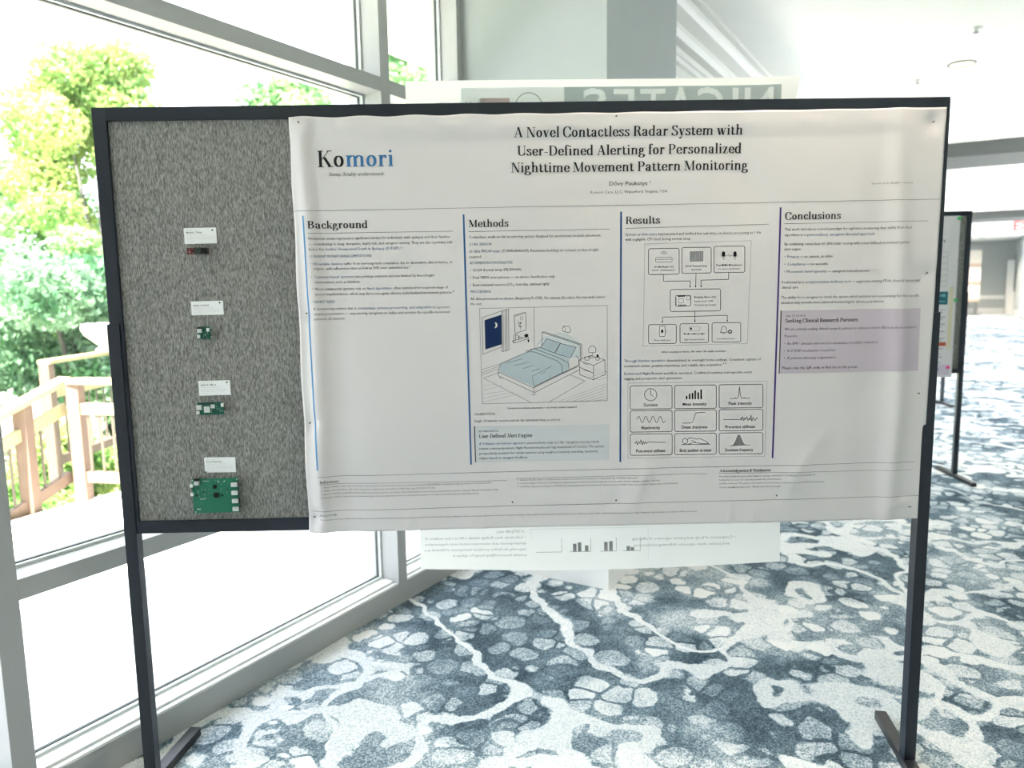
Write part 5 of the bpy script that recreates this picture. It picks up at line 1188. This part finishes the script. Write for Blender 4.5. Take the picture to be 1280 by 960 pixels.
for k_ in range(5): q.line([(0.205+k_*0.004, BH-0.075), (0.213+k_*0.004, BH-0.052)], 0.0015, IB["txt"], 0.0014)
mtext(q, 'University', 0.19, 0.09, BH-0.068, 0.010, IB['txt'])
q.build('emblems', bp_, -1)
q = Print(relief_b)
yb_ = 0.112
mtext(q, 'of 3XTg-AD mice.', 0.325, 0.235, yb_, 0.0085, IB['txt'])
for i_, (t_, ul) in enumerate((('• Collectively, these findings identify c-Abl as a key mediator of', 0.015), ('epileptogenesis and seizure-associated neurodegeneration,', 0.012), ('supporting the further preclinical development of Nilotinib as a', 0.012), ('potential disease-modifying therapy for epilepsy in', 0.10))):
    mtext(q, t_, 0.330, ul, yb_-0.0185*(i_+1), 0.0085, IB['txt'])
mtext(q, '• Comparison of body and passive exposure of offspring', 0.985, 0.66, yb_-0.030, 0.0085, IB['txt'])
mtext(q, 'and passive sham exposure following adolescence', 0.965, 0.665, yb_-0.050, 0.0085, IB['txt'])
q.build('reversed_text', bp_, -1)
q = Print(relief_b)
for k_, (x_, h_) in enumerate(((0.475, 0.024), (0.490, 0.028), (0.512, 0.018), (0.572, 0.028), (0.588, 0.030), (0.642, 0.014), (0.655, 0.010))):
    q.fill([(x_, yb_-0.062), (x_+0.011, yb_-0.062), (x_+0.011, yb_-0.062+h_), (x_, yb_-0.062+h_)], IB["txt"], 0.0012, 0.02)
for x0_, x1_ in ((0.465, 0.53), (0.56, 0.61), (0.63, 0.685), (0.36, 0.44)):
    q.line([(x0_, yb_-0.063), (x1_, yb_-0.063)], 0.0015, IB["txt"], 0.0012)
    q.line([(x1_, yb_-0.063), (x1_, yb_-0.02)], 0.0012, IB["txt"], 0.0012)
q.line([(0.345, yb_-0.02), (0.345, yb_+0.01), (0.71, yb_+0.01), (0.71, yb_-0.09)], 0.0012, IB['ltr'], 0.0006)
q.build('bar_charts', bp_, -1)

# ------------------------------------------------------------------ pins
def make_pin():
    p = empty('pin')
    MB().cyl((0, 0, 0), (0.0005, -0.010, 0.003), 0.0007, n=8).build('shaft', M['pin'], p)
    MB().cyl((0.0005, -0.010, 0.003), (0.0006, -0.0112, 0.0034), 0.0026, 0.0022, n=12).build('pin_head', M['pin'], p)
    return p
PL = ['pin at the top left corner of the research poster, above its logo', 'pin in the top edge of the research poster above the word System', 'pin at the top right corner of the research poster', 'pin in the right edge of the research poster beside the Conclusions text',
 'pin in the right edge of the research poster below the lilac box', 'pin at the bottom left corner of the research poster beside the disclosure', 'pin above the bottom edge of the research poster, first to the right of the references', 'pin above the bottom edge of the research poster under the feature grid',
 'pin above the bottom edge of the research poster under the acknowledgments', 'pin at the bottom right corner of the research poster', 'pin in the left edge of the research poster beside the blue bar, halfway up', 'lower pin in the left edge of the research poster, in its blank lower part']
protop = make_pin(); kids(protop)
first = True
rnd = random.Random(5)
def place_pin(loc, label, group, a=None):
    global first
    p = protop if first else copy_tree(protop); first = False
    p.location = loc; p.rotation_euler = (rnd.uniform(-0.3, 0.3), (a if a is not None else rnd.uniform(-1, 1)), BR)
    tag(p, label, 'pin', group); return p
for (pu, pv), lb in zip(PINS, PL):
    place_pin(on_board(PU+pu, -float(relief(pu, pv)) + 0.0005, PV+pv), lb, 'pins holding the research poster')

# ------------------------------------------------------------------ cards
def flat(u, v): return np.zeros_like(np.asarray(u, float)) + 0.0012
CARDS = [((-0.9872, 1.6895), 0.0925, 0.0450, -0.5, (0.084, 0.036), 'HARDWARE · SENSOR POD', 'Module 1: Radar', 'IWR6843AOP · 60 GHz FMCW', 'topmost small white printed card, above the red sensor module', 'uppermost'),
         ((-0.9816, 1.4838), 0.0935, 0.0405, -0.6, (0.084, 0.032), '', 'BASE 2: SE NODE', 'Environmental sensing board', 'second white card from the top, above the tiny square green board', 'second'),
         ((-0.9763, 1.2460), 0.0935, 0.0440, -0.6, (0.084, 0.036), 'HARDWARE', 'BASE UP: CM5 v2', 'Compute module carrier, low power', 'third white card from the top, above the narrow green circuit board', 'third'),
         ((-0.9753, 1.0125), 0.0930, 0.0460, 0.2, (0.006, 0.004), 'BEDSIDE BASE UNIT', 'Komori Base Hub', 'Carrier board, four connectors, fanless', 'lowest white card, above the largest green circuit board', 'lowest')]
for (s_, z_), w, h, rot, pin, t0, t1, t2, lb, wh in CARDS:
    c = MB().box(0, w, -0.0012, 0, 0, h).build('label_card', M['card'])
    c.location = on_board(s_, 0.0072, z_); c.rotation_euler = (0, math.radians(rot), BR)
    tag(c, lb, 'card', 'label cards on the felt')
    q = Print(flat)
    if t0: q.text(t0, 0.007, h-0.0075, 0.045, 0.0022, INK['faint'], res=1, eps=0.0003)
    q.text(t1, 0.007, h-0.0150, 0.052, 0.0048, INK['body'], True if not any(x not in GL for x in t1) else False, True, 2, eps=0.0003)
    q.text(t2, 0.007, h-0.0210, 0.066, 0.0026, INK['faint'], res=1, eps=0.0003)
    q.text('Sensing details, interfaces and power notes for', 0.007, h-0.0270, 0.085, 0.0024, INK['faint'], res=1, eps=0.0003)
    q.text('this module as mounted in the bedside unit', 0.007, h-0.0325, 0.080, 0.0024, INK['faint'], res=1, eps=0.0003)
    q.text('Status: working', 0.007, h-0.0380, 0.030, 0.0024, INK['faint'], res=1, eps=0.0003)
    q.build('card_text', c)
    place_pin(on_board(s_+pin[0], 0.0045, z_+pin[1]), 'pin through the corner of the %s white card' % wh, 'pins holding the cards', 0.6)

# ------------------------------------------------------------------ electronics stuck on the felt
def pcb(name, label, s_, z_, w, h, m, rot=0.0, stand=0.010):
    e = empty(name, on_board(s_, 0.0075, z_)); e.rotation_euler = (0, math.radians(rot), BR)
    tag(e, label, 'circuit board')
    MB().box(0, w, -stand-0.0018, -stand, 0, h).build('board', m, e, 0.0004)
    for x in (0.005, w-0.005):
        for z in (0.005, h-0.005): MB().cyl((x, 0.0, z), (x, -stand, z), 0.0022, n=10).build('standoff', M['gold'], e)
    e['_t'] = stand + 0.0018
    return e
def comp(e, nm, m, x0, x1, z0, z1, d, bev=0.0004):
    t = e['_t']; return MB().box(x0, x1, -t-d, -t, z0, z1).build(nm, m, e, bev)
def specks(e, w, h, n, seed, boxes=()):
    g = MB(); r_ = random.Random(seed); t = e['_t']
    for i in range(n):
        x = r_.uniform(0.004, w-0.005); z = r_.uniform(0.004, h-0.005)
        if any(a-0.001 < x < b+0.001 and c-0.001 < z < d+0.001 for a, b, c, d in boxes): continue
        g.box(x, x+r_.choice((0.0008, 0.0015)), -t-0.0006, -t, z, z+r_.choice((0.0008, 0.0015)))
    o = g.build('small_components', M['gold'], e); o['kind'] = 'stuff'; return o
# big carrier
e = pcb('circuit_board', 'largest green circuit board with four white connectors, near the bottom of the grey felt', -1.0110, 0.8915, 0.1385, 0.1055, M['pcb'], -0.3, 0.014)
for i in range(4):
    z0 = 0.0805 - i*0.0250
    g = comp(e, 'connector', M['chip'], 0.1195, 0.1385, z0, z0+0.0125, 0.010, 0.002)
    comp(e, 'connector_slot', M['black'], 0.1375, 0.1395, z0-0.001, z0+0.0135, 0.006).parent = g
comp(e, 'white_connector', M['gold'], -0.0035, 0.0045, 0.0810, 0.0905, 0.006); comp(e, 'white_connector', M['gold'], -0.0030, 0.0045, 0.0545, 0.0640, 0.006)
g = comp(e, 'metal_socket', M['chip'], 0.0105, 0.0235, 0.0880, 0.1005, 0.009); comp(e, 'plug', M['black'], 0.0100, 0.0240, 0.1005, 0.1070, 0.010).parent = g
comp(e, 'chip', M['black'], 0.0640, 0.0790, 0.0475, 0.0625, 0.003); comp(e, 'chip', M['black'], 0.0640, 0.0735, 0.0750, 0.0860, 0.003)
comp(e, 'chip', M['black'], 0.0340, 0.0370, 0.0640, 0.0670, 0.002); comp(e, 'chip', M['black'], 0.0100, 0.0140, 0.0520, 0.0560, 0.002); comp(e, 'chip', M['black'], 0.0170, 0.0210, 0.0760, 0.0800, 0.002)
comp(e, 'chip', M['black'], 0.0870, 0.0920, 0.0520, 0.0560, 0.0015); comp(e, 'chip', M['black'], 0.1010, 0.1080, 0.0710, 0.0730, 0.0015)
for x, z in ((0.003, 0.101), (0.135, 0.101), (0.006, 0.004), (0.079, 0.097), (0.098, 0.097)): comp(e, 'mounting_pad', M['gold'], x-0.0015, x+0.0015, z-0.0015, z+0.0015, 0.0006)
specks(e, 0.139, 0.105, 46, 3, [(0.06, 0.08, 0.045, 0.087), (0.115, 0.14, 0, 0.1), (0.0, 0.12, 0.0, 0.045)])
q = Print(lambda u, v: np.zeros_like(np.asarray(u, float)) + 0.0158)
q.text('2005 1', 0.034, 0.0965, 0.054, 0.0032, M['gold'], bold=True, eps=0.0002); q.text('KOMORI', 0.022, 0.0420, 0.038, 0.0028, M['gold'], bold=True, eps=0.0002); q.text('BASE', 0.0105, 0.0100, 0.022, 0.0045, M['gold'], bold=True, eps=0.0002)
q.build('board_print', e)
# long compute board
e = pcb('circuit_board', 'narrow green circuit board with three silver chips, below the third white card', -0.9775, 1.1905, 0.0780, 0.0370, M['pcb_dark'], -0.8, 0.016)
comp(e, 'shielded_chip', M['chip'], 0.0195, 0.0370, 0.0070, 0.0255, 0.002); comp(e, 'shielded_chip', M['chip'], 0.0400, 0.0520, 0.0190, 0.0305, 0.0015)
comp(e, 'metal_socket', M['chip'], -0.0005, 0.0140, 0.0160, 0.0300, 0.006); comp(e, 'metal_socket', M['chip'], -0.0025, 0.0060, 0.0025, 0.0125, 0.005); comp(e, 'connector', M['gold'], 0.0710, 0.0785, 0.0230, 0.0340, 0.004)
comp(e, 'connector_slot', M['black'], 0.0050, 0.0500, 0.0330, 0.0352, 0.001)
specks(e, 0.078, 0.037, 60, 8, [(0.0, 0.037, 0.002, 0.0305), (0.04, 0.052, 0.019, 0.0305)])
# tiny square board
e = pcb('circuit_board', 'tiny square green circuit board below the second white card', -0.9620, 1.4145, 0.0375, 0.0365, M['pcb_dark'], -0.5, 0.016)
comp(e, 'metal_socket', M['chip'], 0.0015, 0.0140, 0.0190, 0.0300, 0.005); comp(e, 'metal_socket', M['chip'], 0.0005, 0.0075, 0.0030, 0.0130, 0.005); comp(e, 'connector', M['gold'], 0.0280, 0.0350, 0.0220, 0.0320, 0.004)
comp(e, 'plug', M['black'], 0.0005, 0.0145, 0.0305, 0.0352, 0.005)
specks(e, 0.037, 0.036, 26, 4, [(0.0, 0.015, 0, 0.035)])
M['dark_sink'] = mat('dark_green_heat_sink', (0.02, 0.032, 0.026), 0.5)
# red radar module
e = pcb('sensor_module', 'small dark red sensor module with a black camera cube, below the topmost card', -0.9780, 1.6590, 0.0640, 0.0180, M['red'], -0.6, 0.012)
comp(e, 'heat_sink', M['dark_sink'], 0.0255, 0.0420, 0.0, 0.0185, 0.008); comp(e, 'lens_cube', M['black'], 0.0470, 0.0630, 0.0010, 0.0165, 0.014)
comp(e, 'chip', M['black'], 0.0005, 0.0045, 0.0140, 0.0180, 0.002); comp(e, 'chip', M['black'], 0.0140, 0.0200, 0.0060, 0.0130, 0.0015)
MB().cyl((0.055, -0.0138-0.014, 0.009), (0.055, -0.0138-0.018, 0.009), 0.0055, n=20).build('lens', M['black'], e)
for x, z in ((0.0445, 0.0150), (0.0445, 0.0060), (0.0485, -0.0005)): comp(e, 'solder_pad', M['chip'], x-0.0014, x+0.0014, z-0.0014, z+0.0014, 0.003)
specks(e, 0.024, 0.018, 10, 9)
for o in bpy.data.objects:
    if '_t' in o: del o['_t']

# ------------------------------------------------------------------ poster on the second board
R2 = math.radians(-8)
def on_b2(s_, y, z): return Vector((2.300 + s_*math.cos(R2) - y*math.sin(R2), 5.965 + s_*math.sin(R2) + y*math.cos(R2), z))
W2, H2 = 1.50, 1.235
def relief2(u, v):
    u = np.asarray(u, float); v = np.asarray(v, float)
    return 0.006 + 0.004*np.sin(5*u+2*v) + 0.010*np.exp(-((u-1.44+0.2*(1.2-v))/0.05)**2)*np.exp(-((v-1.1)/0.15)**2)
p2 = sheet('conference_poster', W2, H2, relief2, M['paper'], 60, 50)
p2.location = on_b2(1.135-W2, 0, 0.800); p2.rotation_euler = (0, 0, R2)
tag(p2, 'white poster with teal and orange boxes pinned on the second board', 'poster')
IT = {'teal': ink('ink_teal', (0.01, 0.12, 0.15)), 'orange': ink('ink_rust', (0.45, 0.10, 0.05)), 'sand': ink('ink_sand', (0.66, 0.60, 0.45)), 'lav': ink('ink_lavender', (0.62, 0.55, 0.64)), 'teal_t': ink('ink_teal_light', (0.35, 0.55, 0.58))}
def U2(s_): return s_ - (1.135-W2)
def V2(z): return z - 0.800
q = Print(relief2)
q.fill([(0, 0.02), (W2-0.02, 0.02), (W2-0.02, 0.10), (0, 0.10)], IT['lav'], 0.0006, 0.05); q.build('footer_band', p2)
q = Print(relief2)
q.fill([(U2(0.92), V2(1.365)), (U2(1.076), V2(1.365)), (U2(1.076), V2(1.465)), (U2(0.92), V2(1.465))], IT['teal'], 0.0008, 0.04)
q.fill([(U2(1.085), V2(1.02)), (U2(1.115), V2(1.02)), (U2(1.115), V2(1.50)), (U2(1.085), V2(1.50))], IT['sand'], 0.0006, 0.04); q.build('teal_box', p2)
q = Print(relief2)
q.fill([(U2(0.90), V2(1.045)), (U2(1.080), V2(1.045)), (U2(1.080), V2(1.075)), (U2(0.90), V2(1.075))], IT['orange'], 0.0008, 0.04); q.build('orange_bar', p2)
q = Print(relief2)
q.text('for children', U2(0.70), V2(1.838), U2(1.035), 0.030, INK['black'], bold=True)
for i in range(6):
    z = 1.765 - i*0.045
    q.line([(U2(0.95), V2(z)), (U2(1.062), V2(z)), (U2(1.062), V2(z-0.036)), (U2(0.95), V2(z-0.036)), (U2(0.95), V2(z))], 0.003, INK['faint'], 0.0008)
q.text('OUTCOME', U2(0.95), V2(1.425), U2(1.060), 0.020, IT['teal_t'], bold=True, eps=0.0012)
q.text('measures', U2(0.95), V2(1.385), U2(1.060), 0.014, IT['teal_t'], bold=True, eps=0.0012)
for i in range(14):
    z = 1.325 - i*0.0185
    q.line([(U2(0.80), V2(z)), (U2(1.065 - 0.02*((i*7) % 3)), V2(z))], 0.005, INK['grey'] if i % 5 else INK['faint'], 0.0008)
for i in range(6):
    z = 1.025 - i*0.022
    q.line([(U2(0.80), V2(z)), (U2(1.060 - 0.015*((i*5) % 3)), V2(z))], 0.005, INK['grey'], 0.0008)
q.text('2027', U2(0.93), V2(0.845), U2(1.045), 0.026, INK['blue'])
q.build('poster_text', p2)
for s_, z, m, lb, cl in ((1.122, 2.015, 'green_pin', 'green push pin at the top right corner of the second poster', 'g'), (1.130, 1.398, 'green_pin', 'green push pin halfway down the edge of the second poster', 'g'), (1.100, 0.880, 'pink_pin', 'pink push pin near the bottom of the second poster', 'p')):
    e = empty('push_pin', on_b2(s_, -0.0105, z)); e.rotation_euler = (math.radians(90), 0, R2)
    MB().cyl((0, 0, -0.012), (0, 0, 0.0), 0.0008, n=6).build('shaft', M['pin'], e)
    MB().lathe([(0.0001, 0.0), (0.013, 0.0), (0.012, 0.004), (0.008, 0.007), (0.008, 0.015), (0.012, 0.019), (0.011, 0.023), (0.0001, 0.023)], n=16).build('pin_head', M[m], e, smooth=True)
    tag(e, lb, 'pin')

# exit sign letters
q = Print(lambda u, v: np.zeros_like(np.asarray(u, float)) + 0.0305)
q.text('EXIT', -0.35, 0.03, 0.35, 0.24, M['exit'], bold=True, res=3, eps=0.002)
q.build('letters', ex)

# tall display stand in front of the far wall
ds = empty('display_stand', wl(39.6, 3.02, 0), WALL_ROT - math.pi/2)
MB().cyl((0.12, 0, 0.03), (0.12, 0, 0.6), 0.07).build('pole', M['trim_grey'], ds)
MB().box(-0.10, 0.30, -0.2, 0.2, 0, 0.05).build('base', M['trim_grey'], ds, 0.005)
for i in range(3):
    z = 0.62 + i*0.78
    MB().box(-0.33, 0.25, -0.05, 0.05, z, z+0.68).build('panel', M['cream'], ds, 0.02)
    MB().box(-0.33, 0.25, -0.07, 0.05, z-0.05, z+0.10).build('panel_edge', M['tan'], ds, 0.01)
tag(ds, 'tall three-tier cream display stand before the far grey wall, right of the second board', 'display stand')

# ------------------------------------------------------------------ outdoors
DZ = -0.15
def gslab(name, pts, z0, z1, m, kind='structure'):
    bm = bmesh.new(); lo = [bm.verts.new((x, y, z0)) for x, y in pts]; hi = [bm.verts.new((x, y, z1)) for x, y in pts]
    bm.faces.new(hi); bm.faces.new(lo[::-1]); n = len(pts)
    for i in range(n): bm.faces.new((lo[i], lo[(i+1) % n], hi[(i+1) % n], hi[i]))
    bmesh.ops.recalc_face_normals(bm, faces=bm.faces)
    me = bpy.data.meshes.new(name); bm.to_mesh(me); bm.free(); me.materials.append(m)
    o = bpy.data.objects.new(name, me); COL.objects.link(o); o['kind'] = kind; return o
def wxy(s_, off): v = wl(s_, off); return (v.x, v.y)
gslab('terrace_deck', [wxy(-8, -0.201), wxy(11, -0.201), wxy(11, -3.4), (-3.50, 6.24), (-3.62, 6.02), (-3.86, 5.45), wxy(-8, -3.7)], -0.45, DZ, M['deck'])
gslab('terrace_right', [wxy(6, 4.801), wxy(33, 4.801), wxy(33, 9.5), wxy(6, 9.5)], -0.45, DZ, M['deck'])  # unseen pale paving, added to bounce sun onto the ceiling
gslab('lawn', [(-60, -20), (-60, 70), (60, 110), (60, 60), wxy(45, -0.3), wxy(-8, -0.3), (-12, -20)], -2.2, -1.9, M['lawn'])
# edge strip of the terrace
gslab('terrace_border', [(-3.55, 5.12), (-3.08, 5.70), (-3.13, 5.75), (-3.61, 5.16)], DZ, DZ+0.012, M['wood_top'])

def railing(name, label, a, b, zt, zb, zm, posts, bal, top_w=0.14, drop=0.0, first_b=0.1):
    e = empty(name, (a[0], a[1], zb)); tag(e, label, 'railing')
    A3 = Vector((0, 0, 0)); d = Vector((b[0]-a[0], b[1]-a[1], 0)); L = d.length; d.normalize()
    def P(t, h): return Vector((d.x*t, d.y*t, h - drop*t/L))
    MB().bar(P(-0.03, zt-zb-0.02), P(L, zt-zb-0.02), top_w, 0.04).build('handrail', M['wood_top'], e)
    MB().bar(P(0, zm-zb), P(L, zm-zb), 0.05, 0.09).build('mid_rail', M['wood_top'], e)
    MB().bar(P(0, 0.20), P(L, 0.20), 0.05, 0.09).build('bottom_rail', M['wood'], e)
    for t in posts:
        MB().box(P(t, 0).x-0.05, P(t, 0).x+0.05, P(t, 0).y-0.05, P(t, 0).y+0.05, P(t, 0).z-0.5*(drop > 0), P(t, zt-zb-0.04).z).build('post', M['wood'], e)
    t = first_b
    while t < L:
        if all(abs(t-q_) > 0.07 for q_ in posts):
            MB().cyl(P(t, 0.20), P(t, zm-zb), 0.011, n=6).build('baluster', M['baluster'], e)
        t += bal
    return e
railing('terrace_railing', 'level wooden railing with flat yellow-lit cap on the terrace outside', (-3.58, 6.10), (-1.2, 5.62), 0.87, DZ, 0.62, [0.0, 1.5], 0.115)
railing('stair_railing', 'sloping wooden stair railing descending to the left outside the window', (-3.69, 6.12), (-4.31, 4.55), 0.87, DZ, 0.62, [0.36, 0.86, 1.6], 0.13, drop=0.62)
railing('landing_railing', 'farther wooden railing across the stair landing outside', (-4.70, 7.55), (-4.62, 9.3), 0.90, -0.35, 0.55, [0.0, 1.6], 0.14)
sd_ = empty('timber_screen', (-3.9, 7.2, -0.6)); tag(sd_, 'pinkish brown timber board screen behind the terrace railing balusters', 'screen')
for i in range(5): MB().box(0.10, 1.6, 0, 0.03, 0.10+i*0.23, 0.10+i*0.23+0.215).build('plank', M['siding'], sd_, 0.004)
for x in (0.15, 1.5): MB().box(x-0.05, x+0.05, 0.03, 0.11, 0, 1.2).build('post', M['wood'], sd_)
un = empty('garden_urn', (-4.62, 8.55, 0.90)); tag(un, 'rounded white urn on the end of the farther railing', 'urn')
MB().lathe([(0.001, 0.0), (0.11, 0.0), (0.11, 0.03), (0.06, 0.06), (0.12, 0.11), (0.21, 0.19), (0.24, 0.26), (0.23, 0.31), (0.19, 0.32), (0.17, 0.28), (0.001, 0.27)], n=24).build('bowl', M['urn'], un, smooth=True)

def leaf_cloud(centres, n, size, seed):
    r_ = np.random.RandomState(seed); C = np.array([c[:3] for c in centres]); Rr = np.array([c[3] for c in centres])
    idx = r_.choice(len(C), n, p=(Rr**2)/np.sum(Rr**2))
    d = r_.normal(size=(n, 3)); d /= np.linalg.norm(d, axis=1)[:, None]
    rad = Rr[idx]*(0.55+0.5*r_.rand(n)); P = C[idx] + d*rad[:, None]*np.array([1, 1, 0.8])
    a = r_.normal(size=(n, 3)); a /= np.linalg.norm(a, axis=1)[:, None]
    b = np.cross(a, r_.normal(size=(n, 3))); b /= np.linalg.norm(b, axis=1)[:, None]
    s = size*(0.6+0.8*r_.rand(n))[:, None]
    V = np.stack([P-a*s, P+b*s*0.5, P+a*s, P-b*s*0.5], 1).reshape(-1, 3)
    return V, [(4*i, 4*i+1, 4*i+2, 4*i+3) for i in range(n)]
def tree(name, label, x, y, z0, height, rx, rz, ncl, n, m, seed, size=0.11, trunk=True, clr=0.55, group=None, low=0.35):
    e = empty(name, (x, y, z0)); tag(e, label, 'tree' if trunk else 'shrub', group)
    r_ = random.Random(seed); cs = []
    for i in range(ncl):
        t = r_.random()*2*math.pi; h = low + (1-low)*r_.random()**0.8; w = rx*math.sqrt(max(0.06, 1-((h-low)/(1-low)*1.0-0.3)**2/0.55))*math.sqrt(r_.random())
        cs.append((w*math.cos(t), w*math.sin(t), height*h - clr*0.5, clr*(0.6+0.6*r_.random())))
    V, F_ = leaf_cloud(cs, n, size, seed)
    me = bpy.data.meshes.new('foliage'); me.from_pydata(V.tolist(), [], F_); me.materials.append(m)
    o = bpy.data.objects.new('foliage', me); COL.objects.link(o); o.parent = e; o['kind'] = 'stuff'
    if trunk:
        MB().cyl((0, 0, 0), (0.1, 0, height*0.75), 0.05*height/3, 0.02*height/3, 10).build('trunk', M['bark'], e, smooth=True)
        for i in range(7):
            c = cs[i]; MB().cyl((0.05, 0, height*(0.25+0.05*i)), c[:3], 0.05, 0.015, 7).build('branch', M['bark'], e, smooth=True)
    return e
def at(px, py, Y):                                # place outdoor planting along a bearing of the photograph, at distance Y
    d = _f + _r*((px-640)/FPX) - _u*((py-480)/FPX); k = Y/d.y; return d.x*k, Y, CAM_H + d.z*k
GZ = -1.9
x, y, z = at(105, 60, 15); tree('maple_tree', 'tall yellow-green maple rising beyond the stair railing, upper left', x, y, GZ, z-GZ, 2.0, 3, 44, 26000, M['leaf_yellow'], 11, 0.07, low=0.30, clr=0.62)
x, y, z = at(10, 190, 17); tree('leafy_tree', 'paler green tree at the far left edge of the window', x, y, GZ, z-GZ, 2.3, 3, 40, 20000, M['leaf_green'], 12, 0.08, low=0.2, clr=0.7)
x, y, z = at(70, 285, 11); tree('leafy_tree', 'dense bluish green tree low behind the stair railing', x, y, GZ, z-GZ, 1.7, 3, 46, 24000, M['leaf_blue'], 13, 0.065, low=0.12, clr=0.6)
x, y, z = at(150, 250, 12); tree('leafy_tree', 'bright yellow-green tree beside the left edge of the nearest board', x, y, GZ, z-GZ, 1.4, 3, 36, 20000, M['leaf_green'], 14, 0.065, low=0.12, clr=0.55)
x, y, z = at(365, 98, 24); tree('leafy_tree', 'distant green treetop just above the top edge of the nearest board', x, y, GZ, z-GZ, 2.6, 3, 44, 12000, M['leaf_green'], 15, 0.14, low=0.3, clr=0.8)
x, y, z = at(506, -40, 26); tree('leafy_tree', 'green tree seen through the narrow window beside the grey column', x, y, GZ, z-GZ, 1.7, 3, 40, 10000, M['leaf_green'], 16, 0.14, low=0.55, clr=0.8)
x, y, z = at(255, 215, 34); tree('leafy_tree', 'green tree hidden behind the nearest board', x, y, GZ, z-GZ, 3.0, 3, 40, 9000, M['leaf_green'], 17, 0.14, low=0.2, clr=0.9)
x, y, z = at(22, 500, 9.5); tree('flowering_shrub', 'pale blossoming shrub behind the stair railing at the left edge', x, y, GZ, z-GZ, 1.0, 1, 24, 7000, M['leaf_white'], 18, 0.05, False, 0.38, low=0.4)
x, y, z = at(85, 530, 9.0); tree('round_shrub', 'bright green shrub seen between the stair balusters', x, y, GZ, z-GZ, 0.8, 1, 20, 6000, M['leaf_yellow'], 19, 0.05, False, 0.34, low=0.25)
x, y, z = at(30, 585, 8.2); tree('round_shrub', 'low green shrub at the foot of the outdoor stairs', x, y, GZ, z-GZ, 0.8, 1, 18, 5000, M['leaf_yellow'], 20, 0.05, False, 0.32, low=0.25)

bpy.data.objects.remove(_to, do_unlink=True)
